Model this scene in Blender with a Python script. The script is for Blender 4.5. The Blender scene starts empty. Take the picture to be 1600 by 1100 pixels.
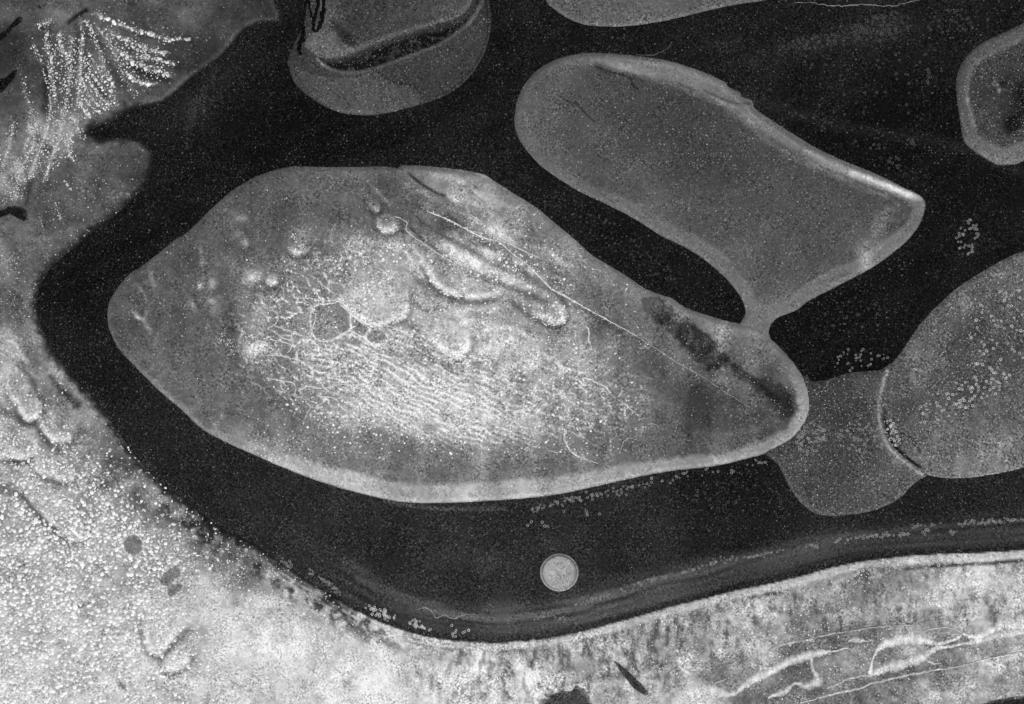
import bpy, math, random
import numpy as np
from mathutils import Vector

# ------------------------------------------------------------------ camera, sky, sun, exposure
S = 0.1                                   # metres on the ground for one unit of the site plan
W0, H0 = 1600.0, 1100.0
scene = bpy.context.scene
C = scene.collection
cam_d = bpy.data.cameras.new('camera')
cam_d.lens = 50.0; cam_d.sensor_width = 36.0; cam_d.clip_end = 20000.0; cam_d.clip_start = 1.0
cam = bpy.data.objects.new('camera', cam_d); C.objects.link(cam)
cam.location = (0, 0, W0 * S * 50.0 / 36.0); cam.rotation_euler = (0, 0, 0)
scene.camera = cam

SUN_EL, SUN_AZ = math.radians(46), math.radians(165)      # azimuth: clockwise from +Y
world = bpy.data.worlds.new('World'); scene.world = world; world.use_nodes = True
nt = world.node_tree; nt.nodes.clear()
sky = nt.nodes.new('ShaderNodeTexSky'); sky.sky_type = 'NISHITA'; sky.sun_disc = False
sky.sun_elevation = SUN_EL; sky.sun_rotation = SUN_AZ
bw = nt.nodes.new('ShaderNodeRGBToBW')                    # the photograph is black and white
bg = nt.nodes.new('ShaderNodeBackground'); bg.inputs[1].default_value = 0.12
wo = nt.nodes.new('ShaderNodeOutputWorld')
nt.links.new(sky.outputs[0], bw.inputs[0]); nt.links.new(bw.outputs[0], bg.inputs[0]); nt.links.new(bg.outputs[0], wo.inputs[0])
sd = bpy.data.lights.new('sun', 'SUN'); sd.energy = 1.5; sd.angle = math.radians(10); sd.color = (1, 1, 1)
sun = bpy.data.objects.new('sun', sd); C.objects.link(sun)
d = Vector((math.sin(SUN_AZ) * math.cos(SUN_EL), math.cos(SUN_AZ) * math.cos(SUN_EL), math.sin(SUN_EL)))
sun.rotation_euler = d.to_track_quat('Z', 'Y').to_euler(); sun.location = d * 200
vs = scene.view_settings
vs.view_transform = 'Standard'; vs.look = 'None'; vs.gamma = 1.0; vs.exposure = 0.62; vs.use_curve_mapping = False

# ------------------------------------------------------------------ numeric helpers (site plan units: x right, y down)
rng = np.random.default_rng(7)
def lin(L):
    c = np.clip(np.asarray(L, float) / 255.0, 0, 1)
    return np.where(c <= 0.04045, c / 12.92, ((c + 0.055) / 1.055) ** 2.4)
def alb(L): return np.clip(lin(L), 0.0015, 0.9)
def wx(x): return (np.asarray(x) - W0 / 2) * S
def wy(y): return (H0 / 2 - np.asarray(y)) * S
def sm(e0, e1, v):
    t = np.clip((v - e0) / (e1 - e0), 0, 1); return t * t * (3 - 2 * t)
def _h(ix, iy, seed):
    n = (ix.astype(np.int64) * 374761393 + iy.astype(np.int64) * 668265263 + seed * 1442695041) & 0xffffffff
    n = ((n ^ (n >> 13)) * 1274126177) & 0xffffffff
    n = ((n ^ (n >> 16)) * 2246822519) & 0xffffffff
    return ((n ^ (n >> 15)) & 0xffffff) / float(0x1000000)
def vn(x, y, seed=0):
    ix, iy = np.floor(x), np.floor(y); fx, fy = x - ix, y - iy
    fx = fx * fx * (3 - 2 * fx); fy = fy * fy * (3 - 2 * fy)
    a, b = _h(ix, iy, seed), _h(ix + 1, iy, seed); c, d_ = _h(ix, iy + 1, seed), _h(ix + 1, iy + 1, seed)
    return (a + (b - a) * fx) * (1 - fy) + (c + (d_ - c) * fx) * fy
def fbm(x, y, scale, seed=0, oct=4, gain=0.5):
    x = x / scale; y = y / scale; s = 0; a = 1; t = 0
    for o in range(oct):
        s = s + a * vn(x, y, seed + o * 17); t += a; a *= gain
        x, y = x * 2.03 + 5.1, y * 2.03 + 1.7
    return s / t
def rot(x, y, cx, cy, deg):
    a = math.radians(deg); dx, dy = x - cx, y - cy
    return dx * math.cos(a) + dy * math.sin(a), -dx * math.sin(a) + dy * math.cos(a)
def worley(x, y, seed=0):
    ix, iy = np.floor(x), np.floor(y)
    f1 = np.full(x.shape, 9.0); f2 = f1.copy(); cid = np.zeros(x.shape, np.int64)
    for i in (-1, 0, 1):
        for j in (-1, 0, 1):
            cx, cy = ix + i, iy + j
            px = cx + 0.1 + 0.8 * _h(cx, cy, seed); py = cy + 0.1 + 0.8 * _h(cx, cy, seed + 9)
            dd = np.hypot(px - x, py - y); k = (cx * 4099 + cy).astype(np.int64)
            n1 = dd < f1
            f2 = np.where(n1, f1, np.minimum(f2, dd)); cid = np.where(n1, k, cid); f1 = np.where(n1, dd, f1)
    return f1, f2, cid
def spline(p, closed=True, n=4):
    p = np.asarray(p, float); m = len(p); out = []
    for i in range(m if closed else m - 1):
        q = [p[(i + k) % m] if closed else p[min(max(i + k, 0), m - 1)] for k in (-1, 0, 1, 2)]
        for t in np.arange(n) / n:
            out.append(0.5 * (2 * q[1] + (q[2] - q[0]) * t + (2 * q[0] - 5 * q[1] + 4 * q[2] - q[3]) * t * t + (3 * q[1] - q[0] - 3 * q[2] + q[3]) * t ** 3))
    if not closed: out.append(p[-1])
    return np.array(out)
def seg_dist(X, Y, P, closed):
    best = np.full(X.shape, 1e9); A = P; B = np.roll(P, -1, 0)
    if not closed: A, B = P[:-1], P[1:]
    for a, b in zip(A, B):
        ax, ay = a[0], a[1]; ux, uy = b[0] - ax, b[1] - ay; l2 = ux * ux + uy * uy + 1e-9
        t = np.clip(((X - ax) * ux + (Y - ay) * uy) / l2, 0, 1)
        np.minimum(best, (X - ax - t * ux) ** 2 + (Y - ay - t * uy) ** 2, out=best)
    return np.sqrt(best)
def inside(X, Y, P):
    r = np.zeros(X.shape, bool); Q = np.roll(P, -1, 0)
    for (x0, y0), (x1, y1) in zip(P[:, :2], Q[:, :2]):
        if y0 == y1: continue
        r ^= ((Y >= min(y0, y1)) & (Y < max(y0, y1))) & (X < (x1 - x0) * (Y - y0) / (y1 - y0) + x0)
    return r
def sdf(X, Y, P):
    dd = seg_dist(X, Y, P, True); return np.where(inside(X, Y, P), dd, -dd)
def near(X, Y, pts, pad, fn, default):
    """evaluate fn only on the samples near the points"""
    p = np.asarray(pts, float)
    m = (X > p[:, 0].min() - pad) & (X < p[:, 0].max() + pad) & (Y > p[:, 1].min() - pad) & (Y < p[:, 1].max() + pad)
    out = np.full(X.shape, float(default))
    if m.any(): out[m] = fn(X[m], Y[m])
    return out
def stroke(X, Y, pts, w, soft=2.0, wob=0, seed=3):
    P = spline([q[:2] for q in pts], False, 4)
    def f(x, y):
        dd = seg_dist(x, y, P, False)
        if wob: dd = dd + (fbm(x, y, 9, seed, 3) - 0.5) * wob
        return 1 - sm(w - soft, w + soft, dd)
    return near(X, Y, P, w + soft * 3 + wob, f, 0)
def poly(X, Y, pts, soft=2.0, wob=0, seed=5):
    P = spline(pts, True, 4)
    def f(x, y):
        s = sdf(x, y, P)
        if wob: s = s + (fbm(x, y, 10, seed, 3) - 0.5) * wob
        return sm(-soft, soft, s)
    return near(X, Y, P, soft * 3 + wob + 2, f, 0)
def blob(X, Y, cx, cy, rx, ry=None, ang=0, p=1.0):
    ry = ry or rx; u, v = rot(X, Y, cx, cy, ang)
    return np.exp(-((u / rx) ** 2 + (v / ry) ** 2) ** p)
def idw(X, Y, pts, s2=300.0):
    p = np.asarray(pts, float); num = np.zeros(X.shape); den = np.zeros(X.shape)
    for x, y, l in p:
        w = 1.0 / ((X - x) ** 2 + (Y - y) ** 2 + s2) ** 2; num += w * l; den += w
    return num / den

# ------------------------------------------------------------------ materials
def ground_material(name, rough=0.9, spec=0.12, n_scale=6.5, bump=0.25, speck=True, spk=0.1):
    m = bpy.data.materials.new(name); m.use_nodes = True; t = m.node_tree; t.nodes.clear()
    N = t.nodes.new; Lk = t.links.new
    out = N('ShaderNodeOutputMaterial'); pb = N('ShaderNodeBsdfPrincipled'); Lk(pb.outputs[0], out.inputs[0])
    pb.inputs['Roughness'].default_value = rough; pb.inputs['Specular IOR Level'].default_value = spec
    geo = N('ShaderNodeNewGeometry')
    def attr(n):
        a = N('ShaderNodeAttribute'); a.attribute_name = n; return a.outputs['Fac']
    def mth(op, a, b=None, c=None):
        q = N('ShaderNodeMath'); q.operation = op
        for i, v in enumerate((a, b, c)):
            if v is None: continue
            if isinstance(v, (int, float)): q.inputs[i].default_value = v
            else: Lk(v, q.inputs[i])
        return q.outputs[0]
    tone, grain = attr('tone'), attr('grain')
    n1 = N('ShaderNodeTexNoise'); n1.noise_dimensions = '2D'; n1.inputs['Scale'].default_value = n_scale; n1.inputs['Detail'].default_value = 1.0; n1.inputs['Roughness'].default_value = 0.7
    n2 = N('ShaderNodeTexNoise'); n2.noise_dimensions = '2D'; n2.inputs['Scale'].default_value = n_scale * 0.4; n2.inputs['Detail'].default_value = 2.0
    n1.inputs['Distortion'].default_value = 0.4
    for q_, an in ((n1, 0.65), (n2, 1.9)):
        mp = N('ShaderNodeMapping'); mp.inputs['Rotation'].default_value = (0, 0, an); Lk(geo.outputs['Position'], mp.inputs['Vector']); Lk(mp.outputs[0], q_.inputs['Vector'])
    g = mth('ADD', mth('MULTIPLY', mth('SUBTRACT', n1.outputs[0], 0.5), 7.0), mth('MULTIPLY', mth('SUBTRACT', n2.outputs[0], 0.5), 2.0))
    n3 = N('ShaderNodeTexNoise'); n3.noise_dimensions = '2D'; n3.inputs['Scale'].default_value = 0.32; n3.inputs['Detail'].default_value = 2.0
    Lk(geo.outputs['Position'], n3.inputs['Vector'])
    gp = mth('MULTIPLY', grain, mth('MAXIMUM', mth('MULTIPLY_ADD', mth('SUBTRACT', n3.outputs[0], 0.5), 3.4, 1.0), 0.2))
    f = mth('MAXIMUM', mth('MULTIPLY_ADD', g, gp, 1.0), 0.42)
    v = mth('MULTIPLY', tone, f)
    if speck:
        sp = attr('speck')
        for sc, rad, br, mul in ((2.1, 0.24, spk, 0.8), (3.9, 0.34, spk * 0.55, 1.5)):
            vo = N('ShaderNodeTexVoronoi'); vo.voronoi_dimensions = '2D'; vo.inputs['Scale'].default_value = sc
            Lk(geo.outputs['Position'], vo.inputs['Vector'])
            sep = N('ShaderNodeSeparateColor'); Lk(vo.outputs['Color'], sep.inputs[0])
            r_ = mth('MULTIPLY_ADD', sep.outputs[0], rad * 0.8, rad * 0.35)
            mask = mth('MULTIPLY', mth('LESS_THAN', vo.outputs['Distance'], r_), mth('LESS_THAN', sep.outputs[1], mth('MULTIPLY', sp, mul)))
            b3 = mth('MULTIPLY', mth('POWER', sep.outputs[2], 3.0), br * 2.2)
            v = mth('MULTIPLY_ADD', mask, mth('ADD', b3, br * 0.15), v)
    v = mth('MINIMUM', v, 0.9)
    cc = N('ShaderNodeCombineColor')
    for i in range(3): Lk(v, cc.inputs[i])
    Lk(cc.outputs[0], pb.inputs['Base Color'])
    if bump:
        b = N('ShaderNodeBump'); b.inputs['Strength'].default_value = bump; b.inputs['Distance'].default_value = 0.08
        Lk(n1.outputs[0], b.inputs['Height']); Lk(b.outputs[0], pb.inputs['Normal'])
    return m
def plain_material(name, L, var=0.25, rough=0.85, spec=0.15):
    m = bpy.data.materials.new(name); m.use_nodes = True; t = m.node_tree; t.nodes.clear()
    N = t.nodes.new; Lk = t.links.new
    out = N('ShaderNodeOutputMaterial'); pb = N('ShaderNodeBsdfPrincipled'); Lk(pb.outputs[0], out.inputs[0])
    pb.inputs['Roughness'].default_value = rough; pb.inputs['Specular IOR Level'].default_value = spec
    oi = N('ShaderNodeObjectInfo'); geo = N('ShaderNodeNewGeometry')
    n1 = N('ShaderNodeTexNoise'); n1.inputs['Scale'].default_value = 5; Lk(geo.outputs['Position'], n1.inputs['Vector'])
    a = N('ShaderNodeMath'); a.operation = 'ADD'; Lk(oi.outputs['Random'], a.inputs[0]); Lk(n1.outputs[0], a.inputs[1])
    r = N('ShaderNodeMapRange'); Lk(a.outputs[0], r.inputs[0]); v = float(alb(L))
    r.inputs[1].default_value = 0.3; r.inputs[2].default_value = 1.7
    r.inputs[3].default_value = v * (1 - var); r.inputs[4].default_value = min(0.9, v * (1 + var))
    cc = N('ShaderNodeCombineColor')
    for i in range(3): Lk(r.outputs[0], cc.inputs[i])
    Lk(cc.outputs[0], pb.inputs['Base Color'])
    return m
M_MUD = ground_material('dark_mud', 0.9, 0.015, 3.0, 0.2, spk=0.045)
M_CRUST = ground_material('salt_crust', 0.9, 0.08, 2.9, 0.3, spk=0.11)
M_SALT = ground_material('white_salt', 0.9, 0.08, 3.2, 0.15, speck=False)
M_RING = {'bright': plain_material('ring_salt_bright', 208), 'mid': plain_material('ring_salt_grey', 150), 'dim': plain_material('ring_salt_dull', 82)}
M_NOD = plain_material('nodule_salt', 238, 0.12)

# ------------------------------------------------------------------ object helpers
def tag(o, label=None, cat=None, group=None, kind=None):
    for k, v in (('label', label), ('category', cat), ('group', group), ('kind', kind)):
        if v: o[k] = v
    return o
def link(name, data, parent=None, loc=(0, 0, 0)):
    o = bpy.data.objects.new(name, data); C.objects.link(o); o.location = loc
    if parent is not None: o.parent = parent
    return o
def mesh_quads(name, V, F, attrs, mat, smooth=True):
    me = bpy.data.meshes.new(name); F = np.asarray(F, np.int32); k = F.shape[1]
    me.vertices.add(len(V)); me.vertices.foreach_set('co', np.asarray(V, np.float32).ravel())
    me.loops.add(F.size); me.loops.foreach_set('vertex_index', F.ravel())
    me.polygons.add(len(F)); me.polygons.foreach_set('loop_start', np.arange(0, F.size, k, dtype=np.int32))
    me.polygons.foreach_set('loop_total', np.full(len(F), k, np.int32))
    me.polygons.foreach_set('use_smooth', np.full(len(F), smooth, bool))
    for n, a in attrs.items():
        at = me.attributes.new(n, 'FLOAT', 'POINT'); at.data.foreach_set('value', np.asarray(a, np.float32).ravel())
    me.materials.append(mat); me.update(calc_edges=True); me.validate()
    return me
class Region:
    """a piece of terrain: height and tone sampled on a fine grid, cut at its outline"""
    def __init__(s, contour, box, step):
        s.step = step
        x0, y0, x1, y1 = box; s.x0, s.y0 = x0, y0
        s.nx, s.ny = int((x1 - x0) / step) + 1, int((y1 - y0) / step) + 1
        s.X, s.Y = np.meshgrid(x0 + np.arange(s.nx) * step, y0 + np.arange(s.ny) * step)
        s.P = spline(contour, True, 4) if contour is not None else None
        s.sd = sdf(s.X, s.Y, s.P) if contour is not None else np.full(s.X.shape, 99.0)
        s.L = np.zeros(s.X.shape); s.Z = np.zeros(s.X.shape); s.G = np.full(s.X.shape, 0.3); s.K = np.zeros(s.X.shape)
    def edge(s, top, width, jitter=0.8, seed=1):
        d_ = s.sd + (fbm(s.X, s.Y, 7, seed, 3) - 0.5) * 2 * jitter
        s.de = d_
        s.Z = np.where(d_ > 0, 0.03 + top * sm(0, width, d_), 0.03 + d_ * 0.05)
    def sample(s, name, x, y):
        A = getattr(s, name); u = np.clip((np.asarray(x, float) - s.x0) / s.step, 0, s.nx - 1.001); v = np.clip((np.asarray(y, float) - s.y0) / s.step, 0, s.ny - 1.001)
        i, j = u.astype(int), v.astype(int); fu, fv = u - i, v - j
        return (A[j, i] * (1 - fu) + A[j, i + 1] * fu) * (1 - fv) + (A[j + 1, i] * (1 - fu) + A[j + 1, i + 1] * fu) * fv
    def build(s, root, mat, parts, origin, outside=-1.3):
        """parts: list of (name, boolean cell mask, parent or None); first matching part wins"""
        cs = np.maximum.reduce([s.de[:-1, :-1], s.de[1:, :-1], s.de[:-1, 1:], s.de[1:, 1:]]) if s.P is not None else np.full((s.ny - 1, s.nx - 1), 9.0)
        free = cs > outside * s.step
        VX = wx(s.X) - origin[0]; VY = wy(s.Y) - origin[1]
        T = alb(s.L); res = []
        idx = np.arange(s.nx * s.ny).reshape(s.ny, s.nx)
        for name, mask, parent in parts:
            m = free if mask is None else (free & mask); free = free & ~m
            if not m.any(): res.append(None); continue
            a = idx[:-1, :-1][m]; b = idx[1:, :-1][m]; c = idx[1:, 1:][m]; e = idx[:-1, 1:][m]
            F = np.stack([a, b, c, e], 1); u, inv = np.unique(F, return_inverse=True)
            V = np.stack([VX.ravel()[u], VY.ravel()[u], s.Z.ravel()[u]], 1)
            me = mesh_quads(name, V, inv.reshape(-1, 4), {'tone': T.ravel()[u], 'grain': s.G.ravel()[u], 'speck': s.K.ravel()[u]}, mat)
            pr = parent if parent is not None else root
            if isinstance(pr, int): pr = res[pr]
            res.append(link(name, me, pr))
        return res
    def cells(s, A): return 0.25 * (A[:-1, :-1] + A[1:, :-1] + A[:-1, 1:] + A[1:, 1:])
def ribbon(name, pts, reg, L, parent=None, origin=(0, 0), h=0.10, n=6, wob=0.25, edge_mix=0.75, mat=None, grain=0.18, seed=0, jag=0.9):
    """a low ridge or a shallow dark film following a line; pts are (x, y, full width)"""
    p = np.asarray(pts, float); P = spline(p, False, n)
    cl = np.concatenate([[0], np.cumsum(np.linalg.norm(np.diff(P[:, :2], axis=0), axis=1))]); m_ = max(4, int(cl[-1] / 1.6)); tt = np.linspace(0, cl[-1], m_)
    P = np.stack([np.interp(tt, cl, P[:, i]) for i in range(3)], 1)
    P[:, 0] += (fbm(tt, tt * 0 + seed * 5.7, 5.0, seed + 3, 3) - .5) * 4 * jag; P[:, 1] += (fbm(tt, tt * 0 + seed * 2.3 + 50, 5.0, seed + 8, 3) - .5) * 4 * jag
    P[:, 2] *= .55 + .95 * fbm(tt, tt * 0 + seed * 3.1, 7.0, seed + 5, 3)
    lv = .72 + .5 * fbm(tt, tt * 0 + 9, 6.0, seed + 11, 3)
    T = np.gradient(P[:, :2], axis=0); T /= np.linalg.norm(T, axis=1, keepdims=True) + 1e-9
    Nn = np.stack([-T[:, 1], T[:, 0]], 1); w = np.maximum(P[:, 2], 0.2) * 0.5
    k = np.arange(len(P)); V = []; tone = []; offs = (-1, -0.55, 0, 0.55, 1); hs = (-0.03, 0.75, 1.0, 0.75, -0.03)
    for o_, hh in zip(offs, hs):
        jit = 1 + wob * 2 * (fbm(k * 1.0, k * 0 + o_ * 31 + seed, 2.3, seed, 2) - 0.5)
        q = P[:, :2] + Nn * (w * o_ * jit)[:, None] + Nn * (w * wob * 1.2 * (fbm(k * 1.0, k * 0 + seed * 7.0, 4, 5, 2) - 0.5))[:, None]
        z = reg.sample('Z', q[:, 0], q[:, 1]) + h * hh
        V.append(np.stack([wx(q[:, 0]) - origin[0], wy(q[:, 1]) - origin[1], z], 1))
        loc = reg.sample('L', q[:, 0], q[:, 1]); mx = edge_mix if abs(o_) == 1 else (edge_mix * 0.35 if o_ else 0)
        tone.append(alb(loc * mx + np.minimum(L * lv, 245) * (1 - mx)))
    m = len(P); V = np.concatenate(V); tone = np.concatenate(tone); F = []
    for r in range(4):
        for i in range(m - 1): F.append((r * m + i, r * m + i + 1, (r + 1) * m + i + 1, (r + 1) * m + i))
    F = np.array(F)[:, ::-1]
    a, b, c = V[F[0][0]], V[F[0][1]], V[F[0][2]]
    if np.cross(b - a, c - a)[2] < 0: F = F[:, ::-1]
    me = mesh_quads(name, V, F, {'tone': tone, 'grain': np.full(len(V), grain), 'speck': np.zeros(len(V))}, mat or M_SALT)
    return link(name, me, parent)
def film(name, contour, reg, L, z=0.035, grain=0.5, speck=0.3, wob=1.5, seed=0, mat=None, nr=5):
    """a thin sheet of dark mud lying in a hollow of the crust"""
    P = spline(contour, True, 5); c = P.mean(0); k = np.arange(len(P)); V = [c]
    P = P + ((fbm(k * 1.0, k * 0 + seed * 3.3, 2, seed, 3) - 0.5) * 2 * wob)[:, None] * (P - c) / (np.linalg.norm(P - c, axis=1, keepdims=True) + 1e-6)
    rings = [c + (P - c) * t for t in (1 - (1 - np.linspace(1.0 / nr, 1, nr)) ** 1.3)]
    Q = np.concatenate([[c]] + rings); zz = reg.sample('Z', Q[:, 0], Q[:, 1]) + z
    m = len(P); zz[1 + (nr - 1) * m:] -= z + 0.03
    loc = c; V = np.stack([wx(Q[:, 0]) - wx(loc[0]), wy(Q[:, 1]) - wy(loc[1]), zz], 1); F = []
    for r in range(nr - 1):
        for i in range(m):
            j = (i + 1) % m; F.append((1 + r * m + i, 1 + (r + 1) * m + i, 1 + (r + 1) * m + j, 1 + r * m + j))
    for i in range(m): F.append((0, 1 + i, 1 + (i + 1) % m, 1 + (i + 1) % m))
    me = bpy.data.meshes.new(name)
    F = [f if f[2] != f[3] else f[:3] for f in F]
    a, b, c3 = V[F[0][0]], V[F[0][1]], V[F[0][2]]
    if np.cross(b - a, c3 - a)[2] < 0: F = [f[::-1] for f in F]
    me.from_pydata(V.tolist(), [], F); me.materials.append(mat or M_MUD)
    LL = L * (0.6 + 0.8 * fbm(Q[:, 0], Q[:, 1], 7, seed)); lc = reg.sample('L', Q[:, 0], Q[:, 1]); o1 = 1 + (nr - 1) * m; o2 = 1 + (nr - 2) * m
    LL[o1:] = lc[o1:] * .8 + LL[o1:] * .2; k2 = fbm(Q[o2:o1, 0], Q[o2:o1, 1], 5, seed + 2); LL[o2:o1] = LL[o2:o1] + (lc[o2:o1] - LL[o2:o1]) * .7 * k2
    for n, v in (('tone', alb(LL)), ('grain', np.full(len(V), grain)), ('speck', np.full(len(V), speck))):
        me.attributes.new(n, 'FLOAT', 'POINT').data.foreach_set('value', np.asarray(v, np.float32))
    return link(name, me, None, (float(wx(loc[0])), float(wy(loc[1])), 0))

# dots of salt -------------------------------------------------------
def hexdots(box, sp, prob, r0, r1, seed):
    g = np.random.default_rng(seed); x0, y0, x1, y1 = box
    xs = np.arange(x0, x1, sp); ys = np.arange(y0, y1, sp * 0.866); X, Y = np.meshgrid(xs, ys)
    X = X + (np.arange(len(ys)) % 2)[:, None] * sp * 0.5
    X = (X + g.uniform(-.42, .42, X.shape) * sp).ravel(); Y = (Y + g.uniform(-.42, .42, Y.shape) * sp).ravel()
    k = g.random(X.shape) < prob(X, Y); X, Y = X[k], Y[k]
    return np.stack([X, Y, r0 + (r1 - r0) * g.random(len(X)) ** 1.8], 1)
def linedots(pts, n, jit, r0, r1, seed):
    g = np.random.default_rng(seed); P = spline(pts, False, 8); cl = np.concatenate([[0], np.cumsum(np.linalg.norm(np.diff(P, axis=0), axis=1))])
    t = np.sort(g.random(n)) * cl[-1]; x = np.interp(t, cl, P[:, 0]); y = np.interp(t, cl, P[:, 1])
    return np.stack([x + g.normal(0, jit, n), y + g.normal(0, jit, n), r0 + (r1 - r0) * g.random(n) ** 1.6], 1)
NOD = []
for q in range(5):
    g = np.random.default_rng(40 + q); a = np.arange(7) / 7 * 2 * np.pi; r = 1 + g.uniform(-.18, .18, 7)
    v = np.concatenate([np.stack([np.cos(a) * r, np.sin(a) * r, -0.25 + 0 * a], 1), np.stack([np.cos(a) * r * .72, np.sin(a) * r * .72, .42 + .08 * g.normal(size=7)], 1), [[0, 0, .62]]])
    f = [(i, (i + 1) % 7, 7 + (i + 1) % 7) for i in range(7)] + [(i, 7 + (i + 1) % 7, 7 + i) for i in range(7)] + [(7 + i, 7 + (i + 1) % 7, 14) for i in range(7)]
    NOD.append((v, np.array(f)))
NODM = [mesh_quads('nodule', v * S, f, {}, M_NOD) for v, f in NOD]
def nodules(D, reg, parent, origin, n_single=150, Lr=(190, 250), clump=True, seed=0, view=True):
    """the largest as single parts, all the rest as one"""
    D = D[reg.sample('sd', D[:, 0], D[:, 1]) > 1.5] if reg.P is not None else D
    D = D[np.argsort(-D[:, 2])]; g = np.random.default_rng(seed)
    inv = (D[:, 0] > 3) & (D[:, 0] < 1597) & (D[:, 1] > 3) & (D[:, 1] < 1097)
    si = np.nonzero(inv)[0][:n_single]; rest = np.ones(len(D), bool); rest[si] = False
    Z = reg.sample('Z', D[:, 0], D[:, 1])
    for i in si:
        o = link('nodule', NODM[g.integers(5)], parent, (float(wx(D[i, 0])) - origin[0], float(wy(D[i, 1])) - origin[1], float(Z[i])))
        o.scale = (D[i, 2] * g.uniform(.75, 1.1), D[i, 2] * g.uniform(.6, 1.1), D[i, 2] * .4); o.rotation_euler[2] = g.uniform(0, 6.28)
    R = D[rest]; Zr = Z[rest]
    if not len(R): return
    VV, FF, TT, base = [], [], [], 0
    for q in range(5):
        v, f = NOD[q]; m = np.arange(len(R)) % 5 == q; A = R[m]; n = len(A)
        if not n: continue
        th = g.uniform(0, 6.28, n); c, s_ = np.cos(th)[:, None], np.sin(th)[:, None]; rr = A[:, 2][:, None] * S
        sq = g.uniform(.62, 1.3, n)[:, None]; a0, b0 = v[:, 0] * sq, v[:, 1] / sq ** .6
        x = (a0 * c - b0 * s_) * rr + wx(A[:, 0])[:, None] - origin[0]
        y = (a0 * s_ + b0 * c) * rr + wy(A[:, 1])[:, None] - origin[1]
        z = v[None, :, 2] * rr * .4 + Zr[m][:, None]
        VV.append(np.stack([x, y, z], 2).reshape(-1, 3)); FF.append((f[None] + (np.arange(n) * len(v))[:, None, None] + base).reshape(-1, 3)); base += n * len(v)
        TT.append(np.repeat(alb(Lr[0] + (Lr[1] - Lr[0]) * g.random(n) * (0.5 + 0.5 * np.clip(A[:, 2] / 2.2, 0, 1))), len(v)))
    VV = np.concatenate(VV); me = mesh_quads('fine_nodules', VV, np.concatenate(FF), {'tone': np.concatenate(TT), 'grain': np.full(len(VV), .12), 'speck': np.zeros(len(VV))}, M_SALT)
    tag(link('fine_nodules', me, parent), kind='stuff')

#@DATA
# ------------------------------------------------------------------ outlines of the place (site plan units)
SHORE = [(428,-60),(430,0),(438,20),(434,33),(418,35),(400,37),(375,52),(345,87),(300,120),(255,158),(222,166),(200,170),(180,187),(152,197),(138,203),(141,212),(160,217),(190,217),(212,220),(230,230),(237,245),(236,268),(229,280),(222,295),(212,305),(187,330),(160,350),(135,368),(105,395),(82,415),(67,437),(57,465),(59,490),(67,520),(82,549),(97,570),(117,592),(142,617),(160,642),(185,675),(207,705),(232,735),(265,765),(300,790),(340,822),(370,838),(400,852),(425,870),(460,894),(500,919),(540,942),(575,962),(607,976),(640,987),(675,995),(725,1001),(770,1003),(800,1001),(850,996),(900,987),(950,975),(1000,961),(1050,947),(1100,935),(1150,922),(1200,912),(1250,900),(1300,886),(1350,876),(1400,870),(1450,866),(1500,864),(1550,862),(1600,858),(1700,848),(1870,838)]
FLAT = SHORE + [(1880,1370),(800,1375),(-270,1370),(-275,500),(-270,-265),(200,-268),(420,-265),(440,-150)]
CENTRAL = [(169,495),(172,472),(185,450),(205,427),(225,415),(275,375),(295,362),(347,312),(378,289),(407,274),(437,265),(462,261),(500,262),(560,262),(597,261),(620,263),(637,259),(700,264),(750,272),(772,284),(800,302),(837,325),(867,350),(892,370),(905,382),(925,400),(950,415),(975,430),(1000,447),(1012,454),(1030,461),(1050,467),(1060,475),(1077,484),(1100,492),(1132,502),(1157,507),(1172,508),(1190,514),(1201,528),(1224,550),(1242,572),(1260,600),(1266,625),(1264,647),(1252,670),(1232,690),(1200,706),(1162,717),(1112,728),(1040,736),(970,750),(917,762),(867,772),(800,779),(712,784),(660,785),(617,782),(572,772),(530,761),(482,745),(437,727),(400,711),(350,688),(317,670),(285,640),(250,610),(212,572),(187,545),(172,515)]
BOOT = [(806,175),(810,155),(822,130),(845,107),(875,92),(912,84),(950,84),(1000,89),(1040,95),(1075,105),(1107,117),(1132,129),(1138,137),(1155,144),(1159,152),(1174,158),(1179,170),(1200,185),(1215,195),(1250,217),(1282,236),(1325,255),(1374,275),(1412,294),(1435,305),(1444,314),(1445,322),(1442,335),(1435,352),(1420,372),(1400,390),(1372,411),(1337,431),(1300,450),(1262,470),(1245,483),(1225,491),(1212,497),(1203,508),(1200,519),(1202,530),(1192,526),(1172,514),(1157,511),(1160,502),(1166,487),(1160,467),(1142,442),(1122,422),(1100,404),(1082,392),(1060,380),(1040,371),(1020,359),(997,344),(970,329),(935,312),(907,299),(882,284),(864,272),(842,255),(822,232),(810,212),(805,192)]
CUP = [(450,95),(454,110),(462,130),(480,147),(507,165),(537,176),(575,179),(612,174),(650,164),(687,152),(720,132),(742,107),(757,80),(765,50),(766,25),(762,0),(750,-50),(700,-95),(600,-110),(520,-90),(490,-40),(480,0),(478,30),(470,50),(459,72)]
TOPI = [(854,0),(865,12),(885,26),(912,37),(940,40),(975,40),(1012,36),(1050,29),(1100,17),(1150,6),(1200,-2),(1230,-20),(1220,-90),(1120,-150),(980,-165),(880,-120),(848,-50)]
RTOP = [(1600,37),(1575,49),(1550,60),(1525,75),(1505,97),(1496,120),(1496,150),(1501,187),(1507,220),(1522,235),(1545,250),(1560,257),(1585,256),(1600,250),(1660,228),(1705,170),(1710,100),(1670,45),(1630,28)]
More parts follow.
